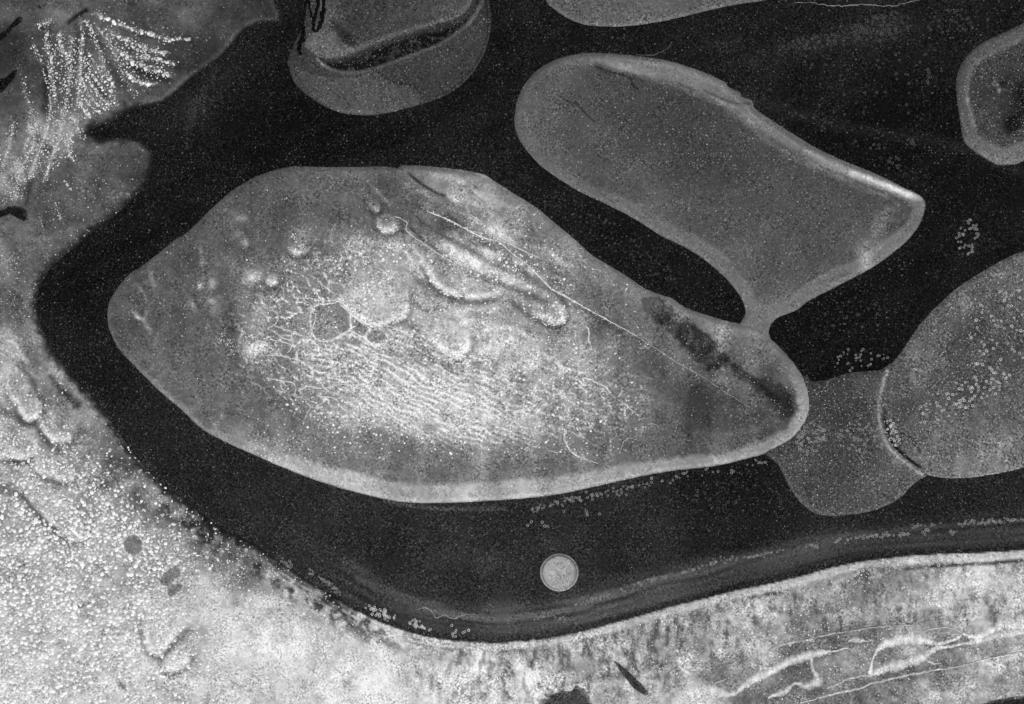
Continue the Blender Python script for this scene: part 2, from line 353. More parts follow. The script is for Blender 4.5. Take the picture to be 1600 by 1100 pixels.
RIGHT = [(1600,394),(1575,404),(1550,417),(1520,435),(1495,452),(1470,475),(1445,500),(1425,527),(1410,550),(1393,572),(1384,595),(1377,620),(1376,645),(1380,670),(1387,690),(1400,707),(1420,725),(1442,738),(1475,745),(1512,745),(1550,740),(1600,729),(1690,700),(1760,640),(1790,560),(1770,460),(1700,405),(1650,390)]
SADDLE = [(1255,590),(1268,597),(1282,596),(1305,591),(1320,585),(1350,581),(1376,579),(1400,570),(1420,620),(1420,690),(1440,728),(1447,742),(1435,749),(1420,762),(1407,776),(1385,789),(1355,799),(1320,804),(1295,805),(1272,800),(1252,785),(1237,765),(1227,745),(1217,727),(1205,715),(1195,700),(1225,650)]
DISC = [(874 + 29 * math.cos(a), 894.5 + 28.5 * math.sin(a)) for a in np.arange(24) / 24 * 2 * np.pi]
CRUST_PLATES = [(487,490),(494,486),(488,481),(500,475),(527,471),(545,487),(547,512),(530,525),(507,532),(490,522)]

# ------------------------------------------------------------------ dark mudflat (the sheet everything lies on)
mud = Region(None, (-262, -262, 1862, 1362), 2.8)
X, Y = mud.X, mud.Y
shore_d = -sdf(X, Y, spline(FLAT, True, 3))            # distance out from the shore
L = idw(X, Y, [(420,150,15),(300,250,17),(150,450,15),(120,560,20),(250,700,27),(330,760,30),(400,790,33),(500,850,38),(600,830,34),(700,850,40),(800,830,36),(700,900,42),(640,920,34),(800,930,44),(780,900,42),(1000,830,32),(1000,900,36),(900,930,40),(1150,820,24),(1150,770,20),(1400,820,27),(1500,800,28),(1550,780,29),(1300,880,33),(600,220,17),(750,240,22),(950,370,18),(1100,450,18),(1300,100,20),(1200,60,22),(1380,40,24),(1450,180,15),(1350,230,14),(1500,330,16),(1300,520,16),(1450,420,18),(1300,560,13),(1240,520,14),(330,150,15),(330,120,24),(300,150,22),(400,60,20),(780,80,17),(820,60,20),(450,220,15),(350,290,17),(1500,60,20)], 900)
L *= 0.66 + 0.4 * fbm(X, Y, 60, 3, 4) + .28 * fbm(X * .35 - Y * .8, X * .3 + Y * .25, 30, 14, 3)
str_m = sm(470, 640, X) * sm(4, 14, shore_d) * (1 - sm(46, 70, shore_d + (fbm(X, Y, 80, 8) - .5) * 30)) * sm(780, 850, Y)
line1 = vn(shore_d / 6.5 + (fbm(X, Y, 140, 4, 2) - .5) * 3, X / 260, 5); line2 = vn(shore_d / 3.6 + (fbm(X, Y, 60, 9, 2) - .5) * 2, X / 180, 6)
L += str_m * (36 * line1 + 24 * line2 - 4)
L += 16 * stroke(X, Y, [(560,905),(660,945),(760,965),(860,958),(960,925)], 6, 5, 4) * (Y > 0)
L += 26 * (stroke(X, Y, [(600,783),(650,792),(720,796),(790,795)], 2.5, 2))
L += 9 * stroke(X, Y, [(340,105),(320,140),(300,180),(290,230)], 5, 5, 6) + 8 * stroke(X, Y, [(375,80),(330,150),(300,170)], 20, 20, 8)
L += 10 * stroke(X, Y, [(1180,95),(1240,75),(1320,60),(1400,40)], 14, 12, 10)
L += 9 * stroke(X, Y, [(1130,150),(1210,165),(1300,195),(1400,210),(1500,230),(1600,270)], 8, 8, 8)
L -= 6 * stroke(X, Y, [(1200,200),(1300,250),(1380,285)], 7, 4)
for p in [(690,870,30,18),(760,880,26,14),(640,905,30,10),(800,965,30,8),(860,850,20,12)]: L += 8 * blob(X, Y, *p)
L *= 1.1; L += 7 * (vn((X * .5 + Y) / 16 + 3 * fbm(X, Y, 90, 55, 2), (X - Y * .5) / 200, 56) - .4) * (Y < 620); mud.L = np.clip(L, 9, 90); mud.G = 0.62 - .36 * str_m
K = 0.30 + 0.9 * (fbm(X, Y, 45, 12, 4) - 0.5)
for c_, a_ in ((CENTRAL, .35), (BOOT, .2)):
    dd = -near(X, Y, c_, 60, lambda x, y: sdf(x, y, spline(c_, True, 2)), -99); K += a_ * np.exp(-np.clip(dd, 0, 99) / 14)
K += .25 * np.exp(-np.clip(shore_d, 0, 200) / 22) + .25 * blob(X, Y, 760, 235, 90, 40) + .3 * blob(X, Y, 1250, 490, 40, 20) + .3 * blob(X, Y, 1560, 790, 120, 30) + .2 * blob(X, Y, 1260, 70, 140, 40)
K -= .25 * blob(X, Y, 1240, 560, 40, 30) + .2 * blob(X, Y, 1400, 120, 100, 60) + .15 * blob(X, Y, 240, 200, 80, 60)
mud.K = np.clip(K * (1 - .5 * str_m), 0.04, 0.95)
mud.Z = 0.05 * (fbm(X, Y, 40, 6, 3) - 0.5) * 0.5 - 0.02 + str_m * .02 * (line1 - .5)
mud_o = mud.build(None, M_MUD, [('mudflat', mud.cells(shore_d) > -25, None)], (0, 0))[0]
tag(mud_o, 'black wet mudflat winding between the grey salt pans', None, None, 'structure')
far = mesh_quads('far_mudflat', [(-6000,-6000,-.4),(6000,-6000,-.4),(6000,6000,-.4),(-6000,6000,-.4)], [(0,1,2,3)], {'tone': [.02]*4, 'grain': [.5]*4, 'speck': [.3]*4}, M_MUD)
tag(link('far_mudflat', far), 'dark mudflat running on to the horizon beyond the pans', None, None, 'structure')

# ------------------------------------------------------------------ pale salt flat: left side and the whole southern shore
fl = Region(FLAT, (-262, -262, 1862, 1362), 2.6)
X, Y = fl.X, fl.Y; sd_ = fl.sd
L = idw(X, Y, [(50,20,62),(100,20,78),(170,10,78),(230,20,72),(300,20,75),(380,15,48),(300,90,48),(340,50,62),(20,80,48),(20,180,70),(60,130,66),(40,240,75),(100,130,80),(160,120,85),(220,100,78),(260,130,66),(120,200,85),(60,220,95),(20,270,110),(100,270,72),(160,260,62),(210,260,56),(60,330,65),(120,320,76),(180,300,68),(30,370,85),(100,370,68),(10,420,95),(50,420,78),(20,470,76),(10,540,130),(40,500,76),(60,560,105),(100,590,118),(20,600,155),(60,640,165),(80,610,110),(110,640,138),(130,680,138),(60,700,175),(20,760,180),(100,750,190),(150,700,120),(180,730,105),(160,740,150),(190,770,155),(150,800,190),(50,850,185),(150,880,190),(230,830,165),(240,790,140),(280,870,180),(310,840,120),(350,870,110),(390,890,115),(330,920,205),(270,960,215),(100,1000,200),(30,1050,210),(200,1050,210),(300,1040,205),(400,950,195),(420,915,165),(350,1000,215),(450,1000,222),(400,1085,180),(440,1085,185),(500,1060,226),(480,950,175),(520,965,165),(560,1000,200),(600,1060,224),(650,1040,190),(700,1060,212),(750,1050,200),(700,1020,180),(800,1020,170),(820,1060,222),(830,1090,200),(900,1040,165),(950,1000,172),(960,1060,150),(1050,1040,150),(1020,990,160),(1100,1000,145),(1150,960,160),(1200,960,165),(1250,940,140),(1250,980,110),(1200,1010,160),(1300,960,118),(1300,920,140),(1350,920,112),(1380,950,160),(1430,950,150),(1470,940,190),(1500,920,190),(1540,940,180),(1590,930,190),(1590,960,190),(1450,985,145),(1550,970,175),(1380,1000,138),(1300,1005,100),(1250,1045,95),(1300,1040,140),(1330,1030,130),(1350,1045,125),(1420,1015,150),(1330,1070,92),(1420,1048,78),(1390,1055,88),(1460,1042,100),(1300,1088,100),(1240,1088,100),(1450,1070,165),(1400,1080,150),(1550,1040,165),(1500,1025,120),(1500,1080,155),(1400,1096,130),(1120,1055,130),(1100,1092,190),(1050,1085,165),(1180,1095,120),(1580,1060,150),(1590,1020,150),(1600,1250,140),(1000,1250,150),(500,1250,200),(0,1250,200),(-200,800,180),(-200,300,90),(-150,0,65),(200,-150,70),(360,850,120),(400,880,105),(440,915,135),(480,935,150),(520,950,150)], 260)
mott = fbm(X, Y, 26, 21, 4); fine = fbm(X, Y, 7, 22, 3)
L *= 1 + (mott - .5) * .55 + (fine - .5) * (.36 + .16 * sm(560, 760, X)) + (fbm(X, Y, 70, 29, 3) - .5) * .3 * (1 - sm(350, 600, Y))
south = sm(560, 760, X) * sm(900, 960, Y)
L *= 1 - south * .34 * sm(.54, .72, fbm(X * 2.2, Y, 17, 23, 3)) * (1 - sm(80, 150, sd_))
vert = vn(X / 9, Y / 60, 24)
L *= 1 + south * .28 * (vert - .5) * sm(6, 20, sd_) * (1 - sm(60, 110, sd_))
# the salt edge of the southern shore, with the dark lines behind it
band = sm(.5, 3, sd_) * (1 - sm(10, 15, sd_ + (fine - .5) * 8)) * sm(560, 680, X)
L = L * (1 - .75 * band) + .75 * band * (205 + 60 * (fine - .5))
dk = np.exp(-((sd_ - 19 - 7 * (vn(X / 70, 0 * X, 31) - .5)) / 2.6) ** 2) * sm(.40, .62, .6 * vn(X / 60, 0 * X + 3, 33) + .4 * fbm(X, Y, 6, 34, 2)) * sm(900, 1050, X)
L *= 1 - .72 * dk
lines = np.exp(-((sd_ - 8) / 1.8) ** 2) + np.exp(-((sd_ - 15) / 1.5) ** 2)
west_s = sm(380, 450, X) * (1 - sm(650, 780, X)) * sm(840, 880, Y)
L *= 1 - .45 * lines * west_s * sm(.35, .6, vn(X / 26, Y / 26, 35))
L += 70 * west_s * np.exp(-((sd_ - 4) / 1.8) ** 2) * sm(.42, .6, fbm(X, Y, 8, 37, 3))
rag = sm(740, 800, Y) * sm(180, 240, X) * (1 - sm(560, 700, X)) * (sd_ > 0) * (1 - sm(26, 48, sd_)); L *= 1 - rag * .55 * sm(.47, .62, fbm(X, Y, 13, 38, 4)); L += rag * 60 * sm(.56, .7, fbm(X, Y, 7, 39, 3))
# dark streaks hanging below the shore line
g = np.random.default_rng(61)
for i in range(75):
    x = g.uniform(820, 1590); ys = np.interp(x, [p[0] for p in SHORE[46:]], [p[1] for p in SHORE[46:]]); y = ys + g.uniform(22, 52)
    L *= 1 - .5 * g.random() * blob(X, Y, x, y, g.uniform(1.6, 2.8), g.uniform(4, 9), g.uniform(-12, 12))
# western shore: grey fringe fading into the mud, ragged
fz = sm(0, 1, np.clip(sd_ / np.maximum(idw(X, Y, [(60,470,12),(100,600,15),(200,700,14),(300,790,16),(400,862,20),(460,900,14),(520,935,8),(150,350,14),(230,250,10),(150,205,14),(300,120,3),(600,970,2),(1200,910,1.5)], 2000), 1) + (fine - .5) * .8 * (sd_ < 40), 0, 1))
L = 18 + (L - 18) * (0.12 + .88 * fz)
L += 38 * np.exp(-((sd_ - 2.2) / 1.6) ** 2) * sm(560, 700, Y) * (1 - sm(330, 380, X)) * sm(.4, .65, fbm(X, Y, 20, 41))
L += 14 * np.exp(-((sd_ - 5) / 3) ** 2) * (1 - sm(150, 250, Y)) * (X > 190)
# south-west cobbled crust, darker between tongues
for st, w, a in [([(0,640),(25,650),(40,662),(60,667),(75,695),(87,705)], 6, .34), ([(0,765),(20,770),(45,782),(70,805),(90,822)], 8, .3), ([(30,570),(50,600),(62,625),(67,645)], 6, .35), ([(80,590),(95,608),(110,622),(122,634)], 5, .5), ([(20,720),(40,722),(52,715)], 4, .35), ([(235,985),(238,1012),(244,1032),(262,1022),(282,1000),(296,985)], 7, .2), ([(262,1052),(285,1046),(305,1030)], 5, .3), ([(165,730),(180,720),(200,735)], 9, .3), ([(212,775),(222,790)], 9, .3), ([(20,365),(30,420),(28,480),(40,540),(60,575)], 9, .22), ([(120,950),(130,946),(140,940)], 1.5, .45), ([(160,992),(168,986),(176,984)], 1.5, .4), ([(186,1060),(190,1070),(191,1074)], 3, .45)]:
    L *= 1 - a * stroke(X, Y, st, w, w, 12)
for st, w, a in [([(32,640),(42,654),(57,652)], 3, 75), ([(80,685),(95,690),(108,687)], 4, 60), ([(95,750),(105,751),(112,747)], 3, 50), ([(22,715),(40,712),(55,708)], 4, 45), ([(45,775),(62,800),(80,815)], 3, 50), ([(227,985),(227,970),(240,950)], 3, 40), ([(232,1012),(246,1020),(256,1012)], 4, 40), ([(258,1040),(262,1030),(274,1018)], 4, 30), ([(410,990),(430,1020),(460,1070)], 2, 25), ([(0,545),(14,534),(25,538),(36,556),(44,566)], 1.5, 40)]:
    L += a * stroke(X, Y, st, w, 2.5, 3)
L += 45 * poly(X, Y, [(227,975),(247,945),(270,935),(300,965),(275,990),(250,1020),(230,1010)], 4, 6) * (.6)
for cx, cy, r_, f in [(88,575,16,25),(130,702,10,26),(160,655,9,25),(112,666,7,30),(55,520,12,18),(36,510,14,16),(192,737,6,45),(200,755,9,30),(24,365,16,14)]: L += f * blob(X, Y, cx, cy, r_)
# hollow dark cells with pale seams
CELLS = [[(193,851),(200,838),(212,836),(222,845),(222,858),(212,866),(200,863)], [(251,902),(262,890),(268,897),(272,906),(262,915),(252,912)], [(264,888),(274,884),(282,890),(282,900),(274,904),(268,896)], [(261,918),(274,911),(286,914),(278,926),(266,932)]]
for c_ in CELLS:
    q = poly(X, Y, c_, 1.2); big = poly(X, Y, [(np.mean([a[0] for a in c_]) + (x - np.mean([a[0] for a in c_])) * 1.22, np.mean([a[1] for a in c_]) + (y - np.mean([a[1] for a in c_])) * 1.22) for x, y in c_], 1.2)
    L = L + 55 * np.clip(big - q, 0, 1); L = L * (1 - q) + q * (130 + 40 * (fine - .5))
# upper left: creases of the spring fan
FANL = [[(150,21),(170,31),(207,46),(237,54),(260,61),(297,61)], [(165,45),(182,56),(212,69),(240,80),(262,83)], [(180,75),(190,84),(212,90),(240,92),(272,100)], [(200,95),(227,107),(250,112),(266,120)], [(197,112),(207,124),(225,131),(245,131)], [(127,30),(130,62),(127,87),(126,125),(125,160),(140,182)], [(135,32),(145,52),(155,75),(165,105),(177,135)], [(95,50),(94,62),(100,80),(107,97)], [(75,47),(72,67),(82,97),(80,120),(87,150)], [(51,67),(62,90),(70,117),(77,140),(80,162)], [(40,125),(39,142),(47,165),(57,192)], [(47,195),(50,210)], [(46,216),(38,235),(43,250)], [(112,210),(107,232),(115,250)], [(116,185),(125,205),(135,214)], [(60,37),(65,39),(82,32)], [(57,192),(52,230),(30,275),(26,312)], [(80,162),(75,200),(60,240),(45,282)], [(100,170),(95,210),(80,250),(72,280)], [(22,190),(16,225),(4,260)], [(150,40),(172,70),(186,95),(196,125)], [(112,60),(112,95),(108,130),(104,165)]]
for i, st in enumerate(FANL): L += (40 if i < 9 else 24) * stroke(X, Y, st, 2.0, 2.6, 3) * (.5 + fine) - 14 * stroke(X, Y, [(a + 3, b_ + 5) for a, b_ in st], 2, 3, 3)  # pale ridges, with soft shade painted dark along one side of each
for st, w, a in [([(107,37),(120,26),(135,17)], 2.6, .8), ([(205,100),(225,115),(262,125)], 5, .4), ([(135,100),(150,130),(165,150)], 3, .4), ([(72,110),(74,140),(70,172)], 6, .4), ([(150,60),(170,100),(190,130)], 6, .25), ([(118,40),(122,60),(120,80)], 3, .25), ([(38,255),(46,290),(42,320)], 3, .3), ([(20,280),(40,300)], 8, .3), ([(300,60),(330,80)], 22, .12), ([(60,215),(75,235)], 7, .45)]: L *= 1 - a * stroke(X, Y, st, w, w * .8, 3)
L += 30 * poly(X, Y, [(60,180),(115,185),(110,230),(80,265),(30,290),(15,260),(45,215)], 20, 20) * fbm(X, Y, 9, 51, 3)
for p in [(80,25,30,8,10),(95,22,18,5,10),(20,20,30,20,0)]: L += 14 * blob(X, Y, *p)
L += 14 * stroke(X, Y, [(140,240),(165,225),(190,219),(215,224),(232,240)], 3, 4)
L += 12 * stroke(X, Y, [(45,376),(75,373),(110,358),(135,352)], 3, 3, 3)
cob = sm(640, 780, Y + X * .25) * (1 - sm(260, 420, X))
FLOBES = [([(32,640),(40,654),(56,653),(64,637),(55,610),(40,585),(20,580),(15,610)], 160, 60), ([(62,662),(80,684),(108,688),(114,672),(95,658),(75,652)], 160, 60), ([(-20,640),(0,648),(22,658),(40,674),(58,692),(52,712),(20,716),(-20,702)], 170, 45), ([(56,715),(60,735),(80,745),(101,750),(116,745),(110,725),(94,708),(72,700)], 178, 50), ([(45,774),(60,793),(75,812),(98,832),(116,846),(131,838),(127,812),(112,785),(95,765),(67,752)], 190, 45), ([(227,985),(230,965),(247,945),(270,935),(300,965),(275,990),(256,1016),(244,1020),(232,1010)], 205, 40), ([(257,1040),(262,1026),(275,1015),(300,1010),(296,1032),(270,1050)], 205, 30), ([(330,1095),(345,1075),(375,1066),(392,1080),(385,1110),(340,1120)], 215, 25)]
fl.LB = np.zeros(X.shape); flobe_P = []; dome = np.zeros(X.shape)
for c_, tl, ed in FLOBES:  # relief shading painted into the tone: bright lower edges, dark just below them
    P = spline(c_, True, 4); cx, cyy = P.mean(0); q = poly(X, Y, c_, 4, 7); s_ = near(X, Y, P, 16, lambda x, y: sdf(x, y, P), -50) + (fine - .5) * 5
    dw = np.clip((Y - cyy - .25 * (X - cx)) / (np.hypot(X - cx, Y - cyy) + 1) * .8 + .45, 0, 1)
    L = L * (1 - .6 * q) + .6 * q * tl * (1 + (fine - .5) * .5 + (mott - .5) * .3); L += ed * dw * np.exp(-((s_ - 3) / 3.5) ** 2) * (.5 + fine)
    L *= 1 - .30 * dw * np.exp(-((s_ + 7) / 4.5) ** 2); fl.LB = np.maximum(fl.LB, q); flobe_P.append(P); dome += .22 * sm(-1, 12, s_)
L *= 1 + .2 * (1 - sm(180, 260, X)) * (1 - sm(540, 640, Y)) * sm(120, 240, Y) + .08 * (Y < 240) * (X < 400)
L *= 1 + south * sm(24, 40, sd_) * (.26 * (vn((sd_ + (mott - .5) * 22) / 13, X / 300, 62) - .5) + .05)
L *= 1 - .16 * cob * (1 - .4 * fl.LB)
L += 22 * sm(850, 1060, Y) * (1 - sm(380, 480, X))
L *= 1 + .16 * (vn(X / 34, Y / 300, 58) - .5) * sm(500, 700, X)
w1, w2, wi = worley((X + 14 * (fbm(X, Y, 12, 81, 3) - .5)) / 17, (Y + 14 * (fbm(X, Y, 12, 82, 3) - .5)) / 14, 83)
L += 58 * (1 - sm(.02, .10, w2 - w1)) * sm(.4, .6, fbm(X, Y, 24, 84, 3)) * poly(X, Y, [(60,560),(110,620),(200,730),(300,810),(360,860),(330,930),(230,900),(150,800),(90,700),(40,600)], 20) * (.4 + 1.2 * fine)
for c_ in CELLS: q = poly(X, Y, c_, 1.5, 2); L = L * (1 - q) + q * (118 + 40 * (fine - .5))
L = np.where(L > 195, 195 + (L - 195) * .62, L)
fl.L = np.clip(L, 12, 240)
fl.edge(0.16, 9, 1.3)
cob = sm(640, 780, Y + X * .25) * (1 - sm(260, 420, X))
fl.Z += dome + (mott - .5) * .22 * sm(0, 12, sd_) + (fine - .5) * .08 * sm(0, 6, sd_)
for i, st in enumerate(FANL): fl.Z += .13 * stroke(X, Y, st, 1.5, 2.5, 1)
fl.G = .22 + .06 * south - .04 * (1 - sm(250, 420, Y)) - .05 * sm(190, 235, fl.L)
fl.K = np.clip((.22 + .9 * (fbm(X, Y, 30, 77, 3) - .5)), 0, .8) * (1 - .6 * sm(600, 800, Y))
cm = fl.cells(X); cy_ = fl.cells(Y); csd = fl.cells(sd_); cellm = [inside(cm, cy_, spline(c_, True, 3)) for c_ in CELLS]
SO = (-60.0, -40.0)
flat_root = link('salt_flat', None, None, (SO[0], SO[1], 0)); tag(flat_root, 'pale crusted salt flat along the left side and the bottom shore', None, None, 'structure')
parts = [('crust_cell', m, None) for m in cellm] + [('salt_lobe', inside(cm, cy_, P), None) for P in flobe_P] + [('salt_edge', (csd < 13) & (cm > 640), None), ('shore_fringe', (csd < 12) & (cm <= 640), None), ('crust', None, None)]
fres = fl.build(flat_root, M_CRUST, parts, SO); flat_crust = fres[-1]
VEINS = [([(1048,1108,8),(1070,1087,12),(1087,1080,9),(1112,1077,8),(1137,1085,5),(1155,1077,5),(1175,1062,7),(1200,1051,7),(1225,1038,8),(1250,1027,8),(1275,1019,7),(1300,1017,3),(1325,1011,2)], 222), ([(1266,1025,4),(1270,1045,4),(1277,1062,9),(1257,1072,6),(1242,1067,4),(1225,1080,6),(1200,1090,3)], 205), ([(1325,1001,2),(1335,1000,5),(1355,1001,2)], 200), ([(1360,1054,6),(1362,1032,3),(1375,1010,5),(1400,1000,8),(1425,996,9),(1450,1002,5),(1470,1005,4),(1495,997,4),(1504,990,3),(1525,995,5),(1545,987,6),(1562,977,9),(1600,973,11),(1680,965,10)], 228), ([(1356,1056,4),(1387,1042,9),(1412,1037,9),(1440,1027,8),(1462,1012,5),(1487,1009,4),(1525,1001,5),(1562,992,6),(1600,985,5),(1680,975,5)], 220), ([(1250,1098,2),(1292,1086,3),(1340,1075,3.5),(1362,1067,3),(1412,1056,4),(1440,1050,3),(1500,1040,2.4),(1537,1030,2),(1600,1017,2)], 190), ([(1292,1075,3),(1325,1060,3),(1356,1054,3)], 185), ([(1270,997,3),(1287,992,3),(1325,986,2),(1362,980,2),(1425,975,2)], 165), ([(1440,987,2),(1462,981,2.4),(1487,981,2),(1502,988,2)], 185), ([(1200,1016,4),(1220,1007,4),(1270,997,3)], 175), ([(1447,1030,2),(1455,1035,3),(1470,1035,1.5)], 190), ([(1110,1072,2),(1122,1065,2.5),(1135,1060,1)], 190)]
for i, (p, l) in enumerate(VEINS): ribbon('salt_vein', [(a, b_, w * (1.9 if w > 4 else 1.3)) for a, b_, w in p], fl, l, flat_root, SO, .09, 6, .35, .8, seed=i + 1)

def prob_sw(x, y):
    return prob_sw0(x, y) * (.12 + .88 * sm(25, 120, fl.sample('sd', x, y))) * (.55 + .9 * fl.sample('LB', x, y))
def prob_sw0(x, y):
    p = sm(560, 800, y + .2 * (300 - x)) * (1 - sm(230, 420, x + (y - 900) * .15 + (fbm(x, y, 60, 3) - .5) * 160)) * np.clip(-.25 + 2.1 * fbm(x, y, 46, 91, 4), .1, 1.3)
    return p * (1 - .8 * stroke(x, y, [(0,765),(20,770),(45,782),(70,805),(90,822)], 8, 5)) * (1 - .8 * stroke(x, y, [(0,640),(25,650),(40,662),(60,667),(75,695),(87,705)], 6, 4)) * (1 - .9 * stroke(x, y, [(236,990),(240,1018),(246,1034),(262,1022),(290,990)], 6, 4))
def size_sw(D_):
    D_[:, 2] *= (.5 + .5 * sm(640, 840, D_[:, 1] + .15 * (150 - D_[:, 0]))) * (1 - .4 * sm(180, 380, D_[:, 0])); return D_
D = [size_sw(hexdots((-60, 540, 460, 1150), 6.0, lambda x, y: 2.5 * prob_sw(x, y), 1.9, 4.3, 1)), hexdots((-60, 540, 520, 1150), 4.2, lambda x, y: .5 * prob_sw(x, y) + .18 * sm(600, 800, y), .7, 1.7, 2)]
for i, st in enumerate([[(130,90),(145,118),(165,145),(180,160)], [(129,105),(142,130),(158,152),(172,165)], [(127,122),(138,145),(152,162),(165,172)], [(126,140),(135,158),(148,172),(160,178)], [(140,82),(152,105),(165,128),(178,150)], [(126,158),(132,172),(142,184)], [(185,60),(215,78),(250,96)], [(190,90),(220,100),(255,108)], [(24,272),(30,295),(38,315)], [(100,280),(106,290),(114,300)], [(88,318),(90,330),(96,342)]]): D.append(linedots(st, 30 if i < 8 else 16, 1.0, .8, 2.3 if i < 8 else 1.3, 160 + i))
nd = [50, 34, 30, 22, 22, 45, 45, 20, 30, 26, 20, 12, 14, 26, 16, 14, 60, 60, 46, 26, 34, 46]
for i, st in enumerate(FANL): D.append(linedots(st, nd[i], 1.3 if i < 9 else .8, 1.0 if i < 9 else .7, (3.4 if i < 5 else 2.3) if i < 9 else 1.5, 100 + i)); D.append(linedots(st, nd[i] * 2, 4.0, .5, 1.5, 130 + i))
for pl, sp, pr, r1, s_ in [([(127,85),(165,105),(180,140),(187,165),(140,185),(125,160)], 4.6, .75, 2.0, 5), ([(75,50),(125,60),(125,185),(85,200),(75,130)], 4.4, .6, 1.8, 6), ([(45,185),(120,190),(112,240),(80,270),(20,290),(40,230)], 4.5, .4, 1.6, 7), ([(170,50),(250,75),(270,110),(245,140),(200,160),(180,120)], 4.6, .45, 1.8, 8), ([(230,20),(300,60),(260,75),(235,55)], 6, .2, 1.2, 9), ([(0,230),(50,260),(40,300),(0,330)], 4, .4, 1.2, 10), ([(0,380),(60,420),(50,560),(0,600)], 4, .2, 1.1, 11)]:
    Pq = np.array(pl, float); D.append(hexdots((Pq[:, 0].min(), Pq[:, 1].min(), Pq[:, 0].max(), Pq[:, 1].max()), sp, lambda x, y: inside(x, y, Pq) * pr * (.4 + 1.2 * fbm(x, y, 14, 5, 2)), .7, r1, s_))
D.append(hexdots((300, 840, 1640, 1150), 4.6, lambda x, y: .14 + .4 * sm(.5, .75, fbm(x, y, 26, 19, 3)) * sm(500, 700, x), .6, 1.5, 12))
D.append(hexdots((560, 950, 1640, 1150), 30, lambda x, y: .25 + 0 * x, 1.6, 2.4, 13))
D.append(hexdots((60, 280, 240, 400), 6, lambda x, y: .25 + 0 * x, .5, 1.2, 14))
D = np.concatenate(D); keep = np.ones(len(D), bool)
for c_ in CELLS: keep &= ~inside(D[:, 0], D[:, 1], spline(c_, True, 3)) | (D[:, 2] < .9)
nodules(D[keep], fl, flat_crust, SO, 260, (165, 250), seed=3)

def prob_mud(x, y):
    s_ = -fl.sample('sd', x, y); w = sm(-1, 2, s_) * np.exp(-np.clip(s_, 0, 300) / 11) * sm(480, 600, y) * (1 - .7 * sm(640, 760, x))
    return .75 * w * (.3 + 1.4 * fbm(x, y, 16, 4, 3)) + .03 * sm(560, 700, y)
D = np.concatenate([hexdots((40, 480, 1600, 1005), 3.6, prob_mud, .35, 1.0, 401), hexdots((820, 700, 1640, 860), 7, lambda x, y: .3 * fbm(x, y, 30, 8, 3) + 0 * x, .4, .9, 402), hexdots((0, 0, 1600, 1000), 13, lambda x, y: .22 * fbm(x, y, 60, 9, 3), .4, .8, 403)])
nodules(D[(fl.sample('sd', D[:, 0], D[:, 1]) < 1)], mud, mud_o, (0, 0), 0, (70, 170), seed=44)
# ------------------------------------------------------------------ the large leaf-shaped pan in the middle
ce = Region(CENTRAL, (160, 250, 1276, 796), 2.0)
X, Y, sd_ = ce.X, ce.Y, ce.sd
L = idw(X, Y, [(190,490,84),(220,440,86),(260,470,84),(300,400,82),(260,540,92),(320,360,84),(400,310,84),(480,290,88),(560,285,90),(610,290,84),(450,330,80),(420,380,90),(400,430,110),(340,440,92),(350,500,88),(400,490,140),(400,540,140),(350,560,90),(300,600,95),(330,640,105),(380,600,100),(390,680,120),(410,620,95),(470,700,118),(440,590,125),(500,560,160),(450,480,145),(500,430,135),(470,390,112),(520,380,108),(520,330,86),(560,330,92),(560,400,142),(620,400,148),(585,460,165),(540,560,165),(600,560,172),(650,520,160),(600,620,180),(540,640,160),(500,640,130),(480,660,105),(650,640,182),(700,650,175),(760,650,165),(800,640,168),(620,700,108),(700,715,104),(800,720,104),(560,690,106),(540,720,112),(870,720,104),(940,700,108),(1000,690,94),(1080,670,84),(1150,650,84),(1200,650,84),(1110,620,78),(1070,610,78),(1050,590,82),(1000,620,105),(960,640,118),(920,600,140),(880,640,148),(850,600,156),(900,560,142),(950,550,120),(980,540,86),(1020,560,80),(900,510,140),(930,520,88),(870,475,128),(800,560,162),(750,560,158),(800,500,150),(750,510,170),(700,530,175),(780,450,160),(700,440,145),(690,420,138),(740,430,145),(800,440,146),(830,460,145),(660,330,105),(640,320,90),(700,350,98),(740,380,105),(760,400,150),(720,400,150),(790,400,120),(640,285,112),(690,280,142),(740,300,138),(790,340,142),(850,360,125),(900,400,120),(950,440,116),(1000,470,112),(870,410,125),(920,450,108),(960,480,100),(1000,510,96),(1050,540,100),(1100,570,88),(1150,600,95),(1180,550,98),(1120,520,118),(1200,610,70),(1225,630,60),(1160,620,88),(1240,590,105)], 160)
mott = fbm(X, Y, 24, 121, 4); fine = fbm(X, Y, 6, 122, 3)
L *= 1 + (mott - .5) * .36 + (fine - .5) * .34
# reticulated salt net and the finer streaked part
u, v = rot(X, Y, 560, 560, 24); wxp = (fbm(X, Y, 30, 7, 3) - .5) * 16 + (fbm(X, Y, 7, 17, 3) - .5) * 9; wyp = (fbm(X, Y, 30, 8, 3) - .5) * 16 + (fbm(X, Y, 7, 18, 3) - .5) * 8
f1, f2, cid = worley((u + wxp) / 30, (v + wyp) / 13.5, 4)
zn = np.clip(blob(X, Y, 500, 560, 150, 85, 15, 2) + .8 * blob(X, Y, 480, 470, 80, 55, 20, 2) + .75 * blob(X, Y, 880, 620, 120, 65, 20, 2) + .5 * blob(X, Y, 540, 400, 70, 40, 0, 2), 0, 1) * sm(.30, .55, fbm(X, Y, 55, 15, 3) + .12)
net = 1 - sm(.03, .13, f2 - f1)
brk = sm(.26, .5, fbm(X, Y, 13, 19, 3)); L = L * (1 - .24 * zn) + zn * net * brk * 120 * (.35 + 1.1 * fine)
g1, g2, gid = worley((u + wxp * .6) / 15, (v + wyp * .6) / 6.5, 6)
